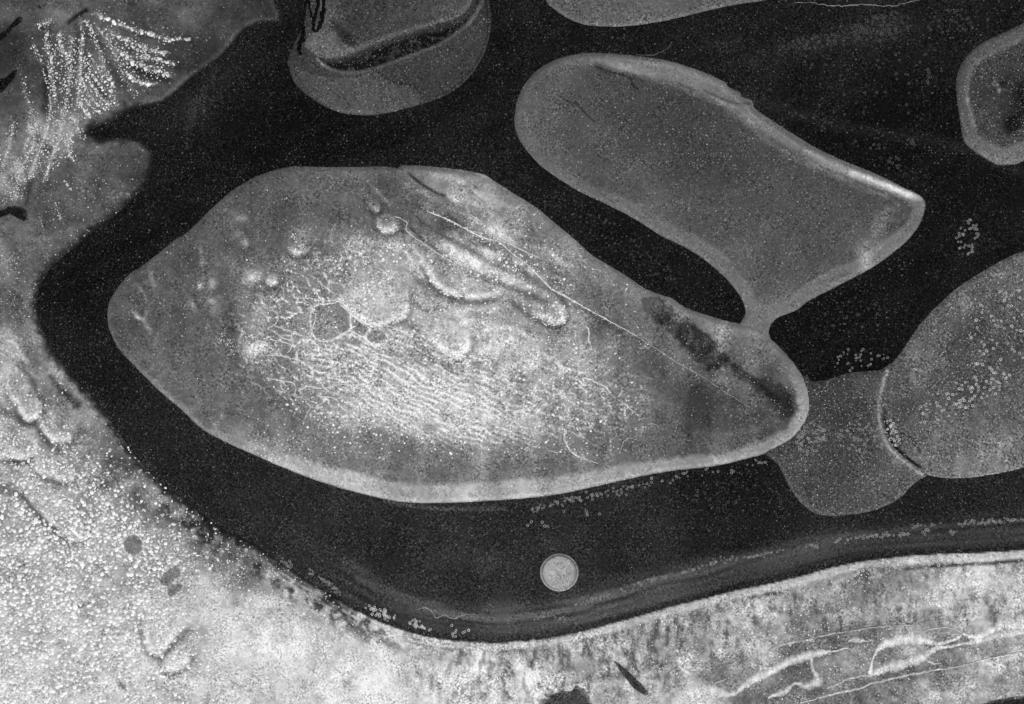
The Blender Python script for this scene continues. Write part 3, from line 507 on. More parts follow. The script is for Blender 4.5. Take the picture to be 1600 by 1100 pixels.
zs = np.clip(blob(X, Y, 660, 600, 190, 75, 22, 2.5), 0, 1)
ph = v + 26 * (fbm(X, Y, 80, 71, 2) - .5) + 9 * (fbm(X, Y, 20, 72, 2) - .5) + 4 * (fbm(X, Y, 7, 73, 2) - .5)
rip = (.5 + .5 * np.cos(2 * np.pi * ph / (8.4 + 0 * ph))) ** 2 * sm(.28, .55, vn(u / 17 + ph / 40, ph / 8.4, 74) * .6 + fbm(X, Y, 8, 75, 2) * .4)
L = L * (1 - .22 * zs) + zs * (1 - sm(.05, .25, g2 - g1)) * 26 * fine * 1.6 + zs * 88 * rip
for st, w, a in [([(700,362),(735,378),(770,392),(800,405),(830,425)], 5, 40), ([(690,385),(725,408),(760,425),(800,440)], 6, 45), ([(740,350),(780,368),(820,390)], 4, 25), ([(770,395),(820,420),(850,445)], 4, 30), ([(640,400),(660,415),(680,440)], 5, 25), ([(705,390),(720,400),(740,412)], 4, 30)]: L += a * stroke(X, Y, st, w, w, 7) * (.3 + 1.4 * fine)
zf = blob(X, Y, 770, 560, 130, 60, 20, 2); L += zf * 90 * (fbm(X, Y, 9, 66, 3) - .5)
g_ = np.random.default_rng(88)
for i in range(46):
    x0, y0 = g_.uniform(900, 1010), g_.uniform(520, 690); an = g_.uniform(-45, 20); l_ = g_.uniform(10, 26)
    L += g_.uniform(18, 46) * stroke(X, Y, [(x0, y0), (x0 + l_ * .5 * math.cos(math.radians(an)), y0 + l_ * .5 * math.sin(math.radians(an))), (x0 + l_ * math.cos(math.radians(an)), y0 + l_ * math.sin(math.radians(an)))], .9, 1.3, 2, i) * (x0 < 985 or y0 < 620)
# rim of pale salt, widest along the southern side
rw = idw(X, Y, [(175,490,3),(250,400,4),(400,285,4),(550,265,5),(300,650,8),(400,705,18),(480,735,26),(560,760,30),(660,775,30),(760,775,28),(850,765,28),(950,745,24),(1050,725,20),(1150,708,18),(1220,685,20),(1255,640,22),(1245,590,20),(1210,550,14),(1100,500,10),(1000,450,10),(900,385,14),(800,310,14),(700,268,10)], 500)
rl = idw(X, Y, [(175,490,100),(250,400,95),(400,285,96),(550,265,98),(300,650,120),(350,680,138),(430,715,152),(480,735,160),(560,760,165),(660,770,165),(760,770,162),(850,758,160),(950,738,152),(1050,722,145),(1150,705,138),(1220,685,140),(1255,640,142),(1245,590,122),(1210,550,108),(1100,500,118),(1000,450,118),(900,385,125),(800,310,130),(700,268,120)], 500)
rj = sd_ + (fbm(X, Y, 12, 31, 4) - .5) * 9
rim = sm(-1, 1.5, sd_) * (1 - sm(rw - 5, rw + 5, rj))
L = L * (1 - rim) + rim * rl * (1 + (fine - .5) * .25 + (mott - .5) * .2)
L += 22 * blob(X, Y, 405, 695, 14, 10) + 22 * blob(X, Y, 510, 742, 16, 8, 20)
# flow lobes; lower edges painted brighter for gathered salt and relief shading, darker beyond
LOBES = [([(589,345),(600,336),(615,338),(622,350),(616,362),(604,364),(593,358)], 150, 60, 90), ([(577,320),(584,312),(592,318),(592,328),(585,330)], 125, 45, 90), ([(452,388),(462,380),(476,382),(480,392),(470,399),(458,397)], 140, 50, 90), ([(418,436),(426,428),(434,434),(432,444),(422,446)], 200, 40, 90), ([(534,468),(550,440),(585,425),(622,440),(640,468),(634,494),(612,505),(587,511),(562,501),(545,486)], 162, 60, 80), ([(636,349),(650,372),(675,390),(700,405),(725,427),(727,440),(721,462),(705,460),(682,447),(668,425),(655,405),(640,385)], 142, 62, 120), ([(728,436),(760,440),(785,450),(780,461),(760,466),(742,468),(726,464)], 165, 60, 90), ([(790,450),(830,458),(870,470),(884,490),(878,505),(864,507),(845,500),(815,480)], 155, 65, 70), ([(668,500),(690,488),(722,500),(735,530),(728,552),(714,560),(690,548),(672,528)], 165, 65, 90)]
lobe_m = []
for c_, tl, ed, dirn in LOBES:
    P = spline(c_, True, 4); cx, cyy = P.mean(0); q = poly(X, Y, c_, 3, 3)
    s_ = near(X, Y, P, 14, lambda x, y: sdf(x, y, P), -50)
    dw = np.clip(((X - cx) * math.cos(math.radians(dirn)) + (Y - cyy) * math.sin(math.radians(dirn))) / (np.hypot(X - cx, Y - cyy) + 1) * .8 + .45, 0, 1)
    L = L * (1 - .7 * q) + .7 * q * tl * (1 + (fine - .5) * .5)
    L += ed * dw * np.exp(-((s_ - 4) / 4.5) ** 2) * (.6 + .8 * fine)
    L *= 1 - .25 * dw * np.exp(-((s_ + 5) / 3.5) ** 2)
    lobe_m.append(P); ce.Z += 0
# smooth dark floor between the pan's plates
PLATES = [CRUST_PLATES, [(549,495),(560,500),(572,508),(576,519),(567,525),(552,516)], [(575,520),(588,516),(602,521),(604,533),(587,537),(574,530)]]
PL = [102, 112, 108]
for c_, tl in zip(PLATES, PL):
    P = spline(c_, True, 4); s_ = near(X, Y, P, 14, lambda x, y: sdf(x, y, P), -50); q = sm(-1, 1.2, s_)
    L = L * (1 - q) + q * tl * (1 + (fine - .5) * .25 + (mott - .5) * .25); L += 70 * np.exp(-((s_ + 1.2) / 1.5) ** 2) * (.5 + fine)
# valleys, scars, dark slit
SCAR = [(1004,466),(1015,463),(1036,474),(1066,492),(1092,512),(1114,532),(1136,554),(1135,572),(1118,578),(1100,575),(1080,555),(1055,532),(1030,512),(1010,490)]
q = poly(X, Y, SCAR, 2.5, 20); L *= 1 - q * .52 * np.clip((fbm(X, Y, 14, 89, 3) - .32) * 3.2, .5, 1) * np.clip(.45 + 1.3 * fbm(X, Y, 9, 88, 3) * (1 - .5 * blob(X, Y, 1055, 492, 36, 13, 35)) * (.7 + 1.0 * fine), 0, 1.15)
q = poly(X, Y, [(1136,566),(1160,578),(1195,592),(1222,605),(1240,625),(1240,650),(1225,655),(1205,625),(1175,605),(1150,590)], 4, 20); L *= 1 - q * .36 * (.5 + 1.0 * fine)
L *= 1 - .42 * stroke(X, Y, [(1135,562),(1160,580),(1185,600),(1215,625)], 3, 4, 4)
L *= 1 - .22 * poly(X, Y, [(1095,592),(1140,616),(1190,640),(1180,665),(1120,672),(1080,660),(1078,625)], 8, 6)
L *= 1 - .2 * stroke(X, Y, [(1098,600),(1080,615),(1072,640),(1075,680)], 4, 5, 4)
L *= 1 - .55 * stroke(X, Y, [(640,272),(655,285),(675,298),(694,306)], 2.0, 1.6)
for st, w, a in [([(690,352),(730,372),(770,388)], 7, .22), ([(636,352),(670,382),(700,402),(722,424)], 2, .3), ([(880,470),(920,486),(960,512),(1000,535)], 5, .18), ([(655,440),(690,462),(722,472),(770,470)], 6, .22), ([(560,510),(640,505),(665,555),(720,575)], 6, .22), ([(600,545),(680,570),(740,600)], 5, .15), ([(800,470),(860,510),(890,520)], 6, .18), ([(890,590),(905,610),(900,650)], 6, .18), ([(405,445),(412,462),(402,470)], 9, .22)]: L *= 1 - a * stroke(X, Y, st, w, w * .8, 3)
for st, w, a in [([(700,338),(760,382),(820,425),(880,466)], 4, -.20), ([(735,424),(790,446),(850,472)], 4, -.18), ([(655,345),(700,372),(750,400),(790,425)], 3, -.16), ([(650,318),(690,338),(730,362)], 4, -.14), ([(660,300),(700,322),(745,345),(800,378)], 3, .2), ([(690,376),(740,404),(790,432),(830,452)], 4.5, .15), ([(775,418),(815,440),(850,458)], 3, .2), ([(610,372),(640,400),(660,430)], 3, .18), ([(700,300),(740,318),(790,350),(850,390),(900,425)], 4, .1), ([(560,372),(600,385),(640,390)], 4, .12), ([(640,470),(665,485),(690,482)], 3, -.2), ([(735,490),(780,500),(830,520),(870,525)], 5, -.12), ([(760,515),(800,512),(830,530)], 3, .2), ([(835,545),(860,560),(890,580)], 3, .2)]: L *= 1 + a * 1.25 * stroke(X, Y, st, w, w, 6) * (.5 + fine)  # bright and dark stroke pairs paint parallel ridges and their shadow edges
# pale stains along the old water lines
for cx, cyy, rx, ry, an, f in [(313,447,5,6,0,85),(332,443,6,9,10,60),(302,478,4,10,-20,60),(316,400,3,14,-10,45),(315,412,4,4,0,40),(384,380,7,6,20,80),(378,341,10,7,20,55),(374,366,6,5,0,35),(396,432,12,12,0,80),(382,440,6,4,0,60),(330,470,6,4,30,55),(338,478,14,14,0,20),(222,455,3,14,-35,55),(218,497,8,3,20,95),(212,490,3,9,-40,60),(229,490,3,9,20,50),(230,510,4,14,-30,50),(240,440,5,26,-15,25),(398,545,14,9,-20,95),(412,540,8,5,0,50),(348,650,6,5,0,30),(336,664,5,10,-30,35),(345,560,12,50,0,16),(415,470,10,30,0,22),(467,362,10,3,40,35),(590,300,12,3,45,45),(605,315,9,2.5,50,35),(710,312,14,5,28,70),(690,275,24,6,10,35),(720,284,10,4,30,45),(752,306,10,4,30,45),(783,318,10,4,30,35),(754,275,7,3,30,35),(785,362,20,8,38,70),(735,365,18,6,30,45),(760,398,20,8,35,50),(745,412,20,7,40,45),(840,395,15,6,35,40),(868,402,12,6,35,40),(726,503,6,4,0,120),(800,535,40,30,20,18),(640,610,120,50,22,14),(480,540,70,60,0,12),(905,610,75,55,30,26),(820,620,80,50,20,12),(600,400,60,30,20,12),(796,530,5,4,0,70),(770,540,16,12,0,40),(826,570,14,10,0,55),(945,655,3,3,0,70),(1128,520,6,22,10,40),(1055,490,28,10,35,32),(670,325,24,6,28,30),(440,690,12,30,10,15),(640,415,10,5,30,50)]: L += f * blob(X, Y, cx, cyy, rx, ry, an)
L *= 1 + .20 * (vn(X / 38 + Y / 300, Y / 350, 57) - .5) + .14 * (vn(X / 14 + 7, Y / 200, 59) - .5) * (1 - .5 * rim)
L += 26 * blob(X, Y, 640, 620, 190, 70, 12, 1.5) + 14 * blob(X, Y, 560, 480, 140, 70, 0) + 18 * blob(X, Y, 402, 520, 20, 100) + 9 * blob(X, Y, 345, 610, 14, 70) - 12 * blob(X, Y, 452, 655, 20, 36) - 6 * blob(X, Y, 285, 480, 26, 60) + 10 * blob(X, Y, 700, 560, 200, 110, 20)
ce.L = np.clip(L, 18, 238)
ce.edge(0.22, 7, .7, 4)
for st in [[(690,376),(740,404),(790,432),(830,452)], [(660,300),(700,322),(745,345),(800,378)], [(775,418),(815,440),(850,458)]]: ce.Z += .05 * stroke(X, Y, st, 5, 5, 8)
ce.Z += rim * .07 + zn * net * .06 + zs * rip * .08 + (mott - .5) * .2 * sm(0, 10, sd_)
for P in lobe_m: ce.Z += .26 * sm(0, 12, near(X, Y, P, 4, lambda x, y: sdf(x, y, P), -9) + (fine - .5) * 7) * (.7 + .6 * mott)
ce.G = .26 + .08 * zs + .06 * zn + .22 * poly(X, Y, SCAR, 8) + .12 * blob(X, Y, 1180, 610, 70, 30, 25) - .10 * rim - .10 * blob(X, Y, 1040, 610, 80, 30, 25)
ce.K = np.clip(.25 + .8 * (fbm(X, Y, 26, 99, 3) - .5) + .4 * zs + .4 * blob(X, Y, 1100, 590, 140, 18, 29) + .3 * blob(X, Y, 650, 310, 60, 16, 28), 0, .9) * (1 - .8 * rim)
CO = (float(wx(700)), float(wy(540)))
cen = link('salt_pan', None, None, (CO[0], CO[1], 0))
tag(cen, 'largest leaf-shaped grey salt pan with crackled white centre and pale southern rim', 'salt pan', 'salt pans standing out of the dark mudflat')
cx_, cy_ = ce.cells(X), ce.cells(Y); parts = [('rim', (ce.cells(rj) < ce.cells(rw)) & ((cy_ > 560) | (cx_ > 1150)), None)]
for P in lobe_m: parts.append(('salt_lobe', inside(cx_, cy_, P), None))
for c_ in PLATES: parts.append(('floor_plate', inside(cx_, cy_, spline(c_, True, 4)), None))
parts.append(('dark_scar', inside(cx_, cy_, spline(SCAR, True, 4)), None))
cc = np.round(cid[:-1, :-1]).astype(np.int64); cz = ce.cells(zn) > .55; cn = ce.cells(f2 - f1) > .10
ids, cnt = np.unique(cc[cz & cn], return_counts=True)
def one_piece(m):
    js, is_ = np.nonzero(m); j0, i0, j1, i1 = js.min(), is_.min(), js.max() + 1, is_.max() + 1; s_ = m[j0:j1, i0:i1]; best = None; left = s_.copy()
    while left.any():
        r_ = np.zeros_like(s_); k_ = np.argwhere(left)[0]; r_[k_[0], k_[1]] = True
        while True:
            q_ = r_.copy(); q_[1:] |= r_[:-1]; q_[:-1] |= r_[1:]; q_[:, 1:] |= r_[:, :-1]; q_[:, :-1] |= r_[:, 1:]; q_ &= s_
            if (q_ == r_).all(): break
            r_ = q_
        left &= ~r_
        if best is None or r_.sum() > best.sum(): best = r_
    o_ = np.zeros_like(m); o_[j0:j1, i0:i1] = best; return o_
for k in ids[np.argsort(-cnt)][:200]: parts.append(('crust_plate', one_piece(cz & cn & (cc == k)), None))
parts.append(('crust', None, None))
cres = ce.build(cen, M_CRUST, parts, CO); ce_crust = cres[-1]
CV = [([(667,330,1.2),(695,341,2.2),(730,359,2.2),(757,372,1.9),(775,376,1.6),(784,381,1.5),(800,396,1.7),(825,415,1.7),(850,440,2.4),(864,453,3.4),(882,462,2.8),(907,477,2.0),(935,492,1.7),(962,507,1.4),(995,525,1.0)], 218), ([(995,525,1.0),(1032,549,1.0),(1057,566,1.3),(1095,587,.9),(1132,612,.7),(1175,638,.4)], 165), ([(727,330,1),(745,342,1.2),(760,352,1.4),(772,365,1.4),(782,376,1.4),(800,383,1.6),(825,395,2),(842,403,1.6)], 205), ([(617,337,1.4),(630,344,1.4),(637,350,1.6),(635,361,1.8),(650,372,1.8),(675,390,1.8),(700,405,1.6),(718,419,1.4),(726,431,1.2),(724,447,1.2)], 205), ([(775,376,1),(782,374,1)], 190), ([(450,440,2),(451,452,2),(458,456,2)], 200), ([(445,470,1.6),(443,450,1.6)], 190), ([(487,488,2),(495,478,2),(507,475,2.4),(522,473,2.4),(528,470,2.4),(536,479,2.4),(546,487,2.8),(562,500,2.4),(580,508,2)], 225), ([(487,516,1.8),(491,505,2),(495,492,2),(489,487,1.6)], 205), ([(505,534,2),(520,530,2),(534,522,2.6),(546,517,4),(556,520,2),(566,526,2)], 215), ([(917,508,2),(921,520,2.4),(920,532,2.2),(924,548,2)], 205), ([(906,550,1.6),(903,570,2),(903,586,2.2),(898,590,2)], 195), ([(910,590,2),(920,592,2),(932,598,3),(945,604,2.6),(955,614,2)], 215), ([(912,585,2),(915,578,1.6),(925,572,1.6)], 200), ([(965,625,1.4),(978,632,1.8),(985,640,1.6),(1000,650,1.4)], 190), ([(1012,662,1.2),(1024,663,1.2),(1030,667,1)], 175), ([(967,710,1),(972,695,1.4),(980,685,1.4),(995,686,1)], 170), ([(820,690,1.6),(835,698,1.8),(846,690,1.6)], 190), ([(853,698,1),(860,705,1.4),(875,706,1)], 180), ([(882,670,2),(883,690,2.4),(893,706,2.4),(908,714,1.6),(935,724,1)], 210), ([(870,610,2),(885,630,2),(880,652,2),(895,654,1.6),(908,645,1.2)], 190), ([(462,619,1.6),(478,623,2),(494,628,2)], 195), ([(496,628,1.4),(486,638,1.6),(478,648,1.2)], 185), ([(498,618,2),(512,620,2.4),(524,623,2)], 210), ([(552,630,1.6),(562,617,1.8),(575,615,1.6)], 200), ([(420,485,1.8),(434,490,1.8),(432,505,2),(420,512,1.6)], 200), ([(430,508,1.8),(450,516,2),(472,524,2)], 205), ([(425,515,1.8),(440,526,1.8),(456,532,2)], 200), ([(425,530,1.8),(455,538,2),(450,552,1.8)], 205), ([(415,555,2),(440,556,2),(470,564,2),(488,574,3)], 215), ([(418,590,2),(445,595,2.4),(462,602,2),(460,620,1.6)], 200), ([(470,595,1.8),(472,585,1.6),(485,578,1.8)], 195), ([(470,600,1.8),(500,606,2),(540,600,2),(570,610,2)], 205), ([(700,455,3),(712,461,4),(722,463,3)], 228), ([(675,475,2),(676,482,2.4),(670,490,2)], 205)]
for i, (p, l) in enumerate(CV): ribbon('salt_vein', p, ce, l, cen, CO, .05, 5, .5, .35, seed=i + 40, jag=.4 if i < 3 else .8)
def bright(x, y): return np.clip((ce.sample('L', x, y) - 95) / 110, 0, 1)
D = [hexdots((380, 330, 1010, 720), 3.4, lambda x, y: 1.0 * bright(x, y) ** 1.4 * (.4 + 1.2 * fbm(x, y, 20, 3, 3)), .5, 1.6, 21), linedots([(345,525),(370,545),(395,552),(412,545),(420,530)], 110, 4, .5, 1.6, 210), linedots([(880,665),(884,690),(895,706),(912,716)], 60, 2.5, .5, 1.5, 211), linedots([(455,360),(462,375),(470,388),(480,392)], 40, 2, .5, 1.4, 212), linedots([(430,432),(455,420),(490,415),(530,400),(555,380)], 120, 6, .5, 1.4, 213), hexdots((520, 380, 900, 690), 7, lambda x, y: .6 * bright(x, y) * sm(.4, .6, fbm(x, y, 40, 6, 2)), 1.1, 2.6, 22),
     hexdots((180, 270, 1250, 760), 9, lambda x, y: .16 + 0 * x, .4, 1.0, 23), hexdots((430, 600, 1000, 725), 10, lambda x, y: .35 * (1 - sm(690, 720, y)), .7, 1.7, 24),
     linedots([(667,330),(695,341),(730,359),(757,372)], 40, 1.4, .6, 1.6, 25), linedots([(720,352),(745,360),(760,366)], 26, 5, .5, 1.3, 26), linedots([(862,452),(935,492),(1032,549),(1095,587)], 80, 3.5, .4, 1.1, 27),
     linedots([(740,365),(775,395),(815,425)], 70, 6, .7, 2.2, 28), linedots([(690,395),(730,420),(770,435),(800,440)], 90, 6, .7, 2.2, 29), linedots([(800,398),(840,420),(860,432)], 30, 5, .6, 1.8, 30),
     linedots([(668,425),(682,447),(707,460),(724,463)], 60, 2.5, .8, 2.2, 31), linedots([(815,480),(845,500),(864,507),(880,500)], 60, 3, .7, 1.9, 32), linedots([(672,530),(690,548),(712,559),(726,553)], 60, 3, .8, 2.2, 33), linedots([(548,488),(565,502),(587,510),(612,504),(634,494)], 90, 3.5, .8, 2.3, 34),
     linedots([(591,352),(600,362),(614,362),(621,352)], 40, 2.5, .6, 1.5, 35), linedots([(430,600),(500,640),(560,660),(620,680),(700,700)], 90, 8, .7, 2.2, 36),
     np.array([[704.5,708,3.2],[523,698.5,2.3],[715,674.5,2.6],[664,567,2.6],[751,611,2.4],[875.5,705.5,2.4],[938.5,658,3.0],[923,673.5,2],[879,610,2.2],[481,667,2.4],[449,632,2.4],[571,467.5,2.8],[571,457,2.4],[726,502,4],[793,532,3.5],[763.5,702,2],[987,597.5,1.8],[1386,337,1.8]])]
nodules(np.concatenate(D), ce, ce_crust, CO, 220, (170, 250), seed=5)

# ------------------------------------------------------------------ the other pans
def pan(contour, box, pts, label, step=2.4, top=.2, rims=None, extra=None, grain=.36, specks=.35, jitter=.6, seed=0, width=6, s2=300, mot=.22, fin=.2):
    r = Region(contour, box, step); X, Y, sd_ = r.X, r.Y, r.sd
    L = idw(X, Y, pts, s2); mt = fbm(X, Y, 30, seed, 4); fn = fbm(X, Y, 6, seed + 1, 3)
    L *= 1 + (mt - .5) * mot + (fn - .5) * fin; r.rimf = np.zeros(X.shape); rj = sd_ + (fbm(X, Y, 14, seed + 2, 3) - .5) * 5
    rw = None
    if rims:
        rw = idw(X, Y, [(a, b, c) for a, b, c, d_ in rims], 300); rl = idw(X, Y, [(a, b, d_) for a, b, c, d_ in rims], 300)
        r.rimf = (1 - sm(rw - 4, rw + 5, rj)) * sm(-1, 1, sd_)
        L = L * (1 - r.rimf) + r.rimf * rl * (1 + (fn - .5) * .15 + (mt - .5) * .15)
    r.edge(top, width, jitter, seed + 3); r.Z += (mt - .5) * .07 * sm(0, 8, sd_) + r.rimf * .05
    r.G = np.full(X.shape, grain) - .1 * r.rimf; r.K = np.clip(specks + .8 * (fbm(X, Y, 30, seed + 5, 3) - .5), 0, .9) * (1 - .6 * r.rimf)
    r.L = L; r.fine = fn; r.mott = mt
    if extra: extra(r)
    r.L = np.clip(r.L, 12, 225)
    c = np.mean([p for p in contour if -40 < p[0] < 1640 and -40 < p[1] < 1140], 0); o = (float(wx(c[0])), float(wy(c[1])))
    root = link('salt_pan', None, None, (o[0], o[1], 0)); tag(root, label, 'salt pan', 'salt pans standing out of the dark mudflat')
    parts = [('rim', r.cells(rj) < r.cells(rw), None)] if rims else []
    parts += [(n, inside(r.cells(X), r.cells(Y), spline(c_, True, 4)), None) for n, c_ in getattr(r, 'sub', [])]
    parts.append(('crust', None, None)); res = r.build(root, M_CRUST, parts, o); r.root, r.o, r.crust = root, o, res[-1]
    return r

def ex_boot(r):
    X, Y = r.X, r.Y
    for st, w, a in [([(880,115),(905,103),(925,100)], 4, 12), ([(930,95),(1000,115),(1080,145),(1130,165),(1170,195),(1200,222),(1260,255),(1330,285)], 5, 20), ([(1090,145),(1140,165),(1200,205),(1260,240)], 4, 12), ([(960,100),(1040,120),(1100,135)], 10, 14), ([(1260,235),(1320,265),(1380,288),(1420,303)], 4, 22), ([(1330,270),(1370,284),(1410,300),(1436,310)], 4, 50), ([(1330,290),(1360,300),(1385,306)], 3, 22), ([(1352,400),(1362,380),(1375,345),(1385,330)], 10, 22), ([(1345,385),(1352,415)], 9, 30), ([(822,180),(828,210),(838,228)], 6, 10), ([(1195,490),(1215,470),(1260,450),(1320,420)], 10, 6)]: r.L += a * stroke(X, Y, st, w, w, 4) * (.6 + .8 * r.fine)
    for st, w, a in [([(870,148),(885,157),(900,163)], 1.2, .3), ([(903,163),(915,178),(930,192)], 1.2, .35), ([(930,103),(950,112),(975,118),(985,122),(988,132),(996,140)], 1.4, .4), ([(1100,142),(1140,160),(1172,163)], 2, .3), ([(1145,138),(1160,150)], 2, .3), ([(1060,180),(1080,230),(1120,260)], 40, .12), ([(1280,440),(1300,436),(1320,428)], 2, .15), ([(1390,315),(1370,330)], 4, .15)]: r.L *= 1 - a * stroke(X, Y, st, w, w * .8, 2)
    r.L += 16 * sm(.5, .75, vn(r.sd / 3.6 + 2 * r.mott, X / 120, 3)) * sm(940, 1040, X) * (1 - sm(22, 34, r.sd)) * (1 - sm(1400, 1430, X)) * (Y < 330)
    r.Z += .05 * stroke(X, Y, [(1090,120),(1140,150),(1200,200),(1280,245),(1400,300)], 8, 6)
boot = pan(BOOT, (795, 74, 1456, 540), [(830,180,84),(870,130,84),(900,160,74),(960,150,68),(1000,200,66),(1050,180,64),(900,220,76),(950,260,78),(1000,300,80),(1050,260,70),(1100,220,66),(1100,300,74),(1150,350,78),(1200,250,70),(1200,400,78),(1250,300,72),(1300,350,74),(1350,320,72),(1400,330,74),(1300,400,78),(1200,440,84),(1150,400,86),(1350,370,82),(1180,500,104),(1000,330,92),(860,250,88)],
           'boot-shaped grey salt pan joined by a narrow neck to the leaf-shaped one', 2.2, .2,
           [(808,180,12,92),(840,115,12,88),(912,88,14,98),(1000,95,26,104),(1100,125,28,104),(1180,175,22,104),(1260,225,22,100),(1340,262,20,112),(1420,300,14,150),(1443,320,16,104),(1430,355,20,104),(1380,400,24,112),(1300,450,26,106),(1220,492,22,106),(1185,515,18,108),(1160,480,18,108),(1100,410,24,106),(1000,350,22,102),(900,300,16,98),(830,245,12,92)], ex_boot, .27, .3, seed=210)
def ex_cup(r):
    X, Y = r.X, r.Y; P = spline([(477,67),(482,77),(495,87),(507,91),(540,87),(570,75),(607,61),(650,47),(687,37),(715,27),(730,15),(737,0),(735,-40),(690,-80),(600,-95),(530,-75),(500,-40),(498,0),(500,20),(492,45)], True, 4)
    s_ = near(X, Y, P, 60, lambda x, y: sdf(x, y, P), -99); up = sm(-1, 1, s_)
    inner = idw(X, Y, [(500,70,92),(520,60,98),(540,80,100),(505,40,80),(545,60,62),(560,40,54),(620,40,60),(580,20,56),(660,20,66),(640,30,58),(700,20,74),(560,5,58),(640,-10,64),(600,-60,64)], 120) * (1 + (r.mott - .5) * .4 + (r.fine - .5) * .3)
    rb = (1 - sm(4, 9, s_)) * up; inner = inner * (1 - .7 * rb) + .7 * rb * 88
    CR = spline([(500,92),(510,100),(525,108),(550,111),(580,106),(612,95),(650,81),(682,69),(710,51),(732,32),(745,12),(752,-10),(742,-10),(737,5),(728,20),(700,35),(650,50),(607,64),(570,78),(540,90),(515,94)], True, 4)
    c_ = near(X, Y, CR, 20, lambda x, y: sdf(x, y, CR), -50); q = sm(-1.5, 1.5, c_)
    dk = 46 - 34 * sm(7, 11, -s_ + (r.fine - .5) * 6) + 40 * sm(.5, .72, r.fine) * sm(6, 12, -s_)
    r.L = r.L * (1 - q) + q * dk; r.L += 26 * np.exp(-((c_ + 3.5) / 2.4) ** 2) * (1 - up)
    r.L = r.L * (1 - up) + up * inner
    r.L *= 1 - .5 * stroke(X, Y, [(588,113),(602,121),(615,129),(632,131),(645,135),(655,145),(658,152),(657,162)], 1.2, 1.2, 1)
    r.L += 14 * poly(X, Y, [(465,110),(500,120),(545,122),(588,114),(615,129),(645,136),(657,150),(655,164),(600,176),(540,175),(490,150)], 2)
    r.L *= 1 - .4 * stroke(X, Y, [(520,38),(535,52),(550,66)], 7, 5, 3)
    for k in range(4): r.L += 22 * stroke(X, Y, [(494 + k * 2, 90 + k * 3), (500 + k * 3, 97 + k * 3), (508 + k * 3, 103 + k * 2)], .8, .8) + 20 * stroke(X, Y, [(745 + k * 2, 8), (738 + k * 2, 25), (728 + k * 2, 40)], .8, .8)
    r.L -= 22 * np.exp(-((r.sd - 3) / 1.6) ** 2) * sm(640, 700, X) ; r.Z += .14 * sm(0, 5, s_) - .05 * sm(0, 6, c_)
    r.sub = [('upper_plate', P[::4]), ('dark_moat', CR[::4])]
cup = pan(CUP, (440, -120, 776, 188), [(470,110,56),(500,140,58),(550,150,62),(600,150,62),(570,165,64),(650,110,56),(690,100,58),(700,130,56),(620,110,54),(740,60,56),(755,20,50),(600,120,52),(460,80,52),(650,-50,60)], 'cup-shaped grey pan with a black crescent moat at the top edge', 2.0, .2, None, ex_cup, .34, .3, seed=230)
topi = pan(TOPI, (840, -175, 1240, 50), [(900,15,86),(950,25,90),(1000,15,90),(1060,12,88),(1120,3,84),(1000,-60,88)], 'small grey salt pan cut by the top edge right of centre', 2.4, .2, None, lambda r: setattr(r, 'L', r.L + 14 * np.exp(-((r.sd - 1.5) / 1.2) ** 2)), .32, .3, seed=250)
def ex_rt(r):
    X, Y = r.X, r.Y
    for p in [(1583,195,12,16,20,38),(1598,150,12,24,0,34),(1575,195,10,12,0,22),(1566,130,6,5,0,26)]: r.L -= p[5] * blob(X, Y, *p[:5]) * (.6 + .8 * r.mott)
    for cx, cy, a in [(1554,128,70),(1558,133,90),(1552,133,50),(1561,140,70),(1560,142,60)]: r.L += a * blob(X, Y, cx, cy, 2.2, 2.2)
    r.L += 45 * blob(X, Y, 1511, 158, 3, 5) + 20 * stroke(X, Y, [(1600,60),(1560,80),(1530,95),(1514,118),(1511,150),(1520,195)], 3.5, 3, 3)
rtop = pan(RTOP, (1486, 18, 1722, 268), [(1530,120,56),(1540,160,58),(1560,110,56),(1580,130,44),(1590,90,56),(1550,190,58),(1570,160,48),(1590,180,36),(1560,215,62),(1590,220,70),(1650,140,50)], 'pan with pale rim and dark centre at the right edge, upper corner', 2.2, .2, [(1600,45,20,84),(1550,68,20,84),(1510,105,18,78),(1500,150,18,76),(1508,200,20,84),(1525,228,22,96),(1560,245,26,104),(1600,240,28,100),(1690,150,22,90)], ex_rt, .34, .4, seed=270)
def ex_sad(r):
    X, Y = r.X, r.Y
    r.L += 55 * stroke(X, Y, [(1386,580),(1380,598),(1375,620),(1373,645),(1377,672),(1386,695),(1402,713),(1425,731),(1440,741)], 2.6, 2.0, 1.5) + 18 * stroke(X, Y, [(1386,580),(1372,620),(1370,650),(1376,680),(1400,720)], 9, 9)
    r.L += 12 * np.exp(-((r.sd - 2) / 1.6) ** 2) * (Y > 700); r.L *= 1 - .35 * blob(X, Y, 1262, 765, 4, 10, -30)
sad = pan(SADDLE, (1185, 560, 1456, 815), [(1280,620,52),(1320,600,56),(1350,600,66),(1300,650,54),(1340,650,56),(1290,680,70),(1250,690,56),(1330,700,62),(1300,730,56),(1350,720,64),(1380,740,80),(1280,760,62),(1330,780,72),(1380,775,78),(1400,760,82),(1240,730,64),(1260,780,68),(1410,740,84)], 'saddle-shaped grey pan speckled with rings between two larger pans', 2.2, .12, None, ex_sad, .42, .6, seed=290)
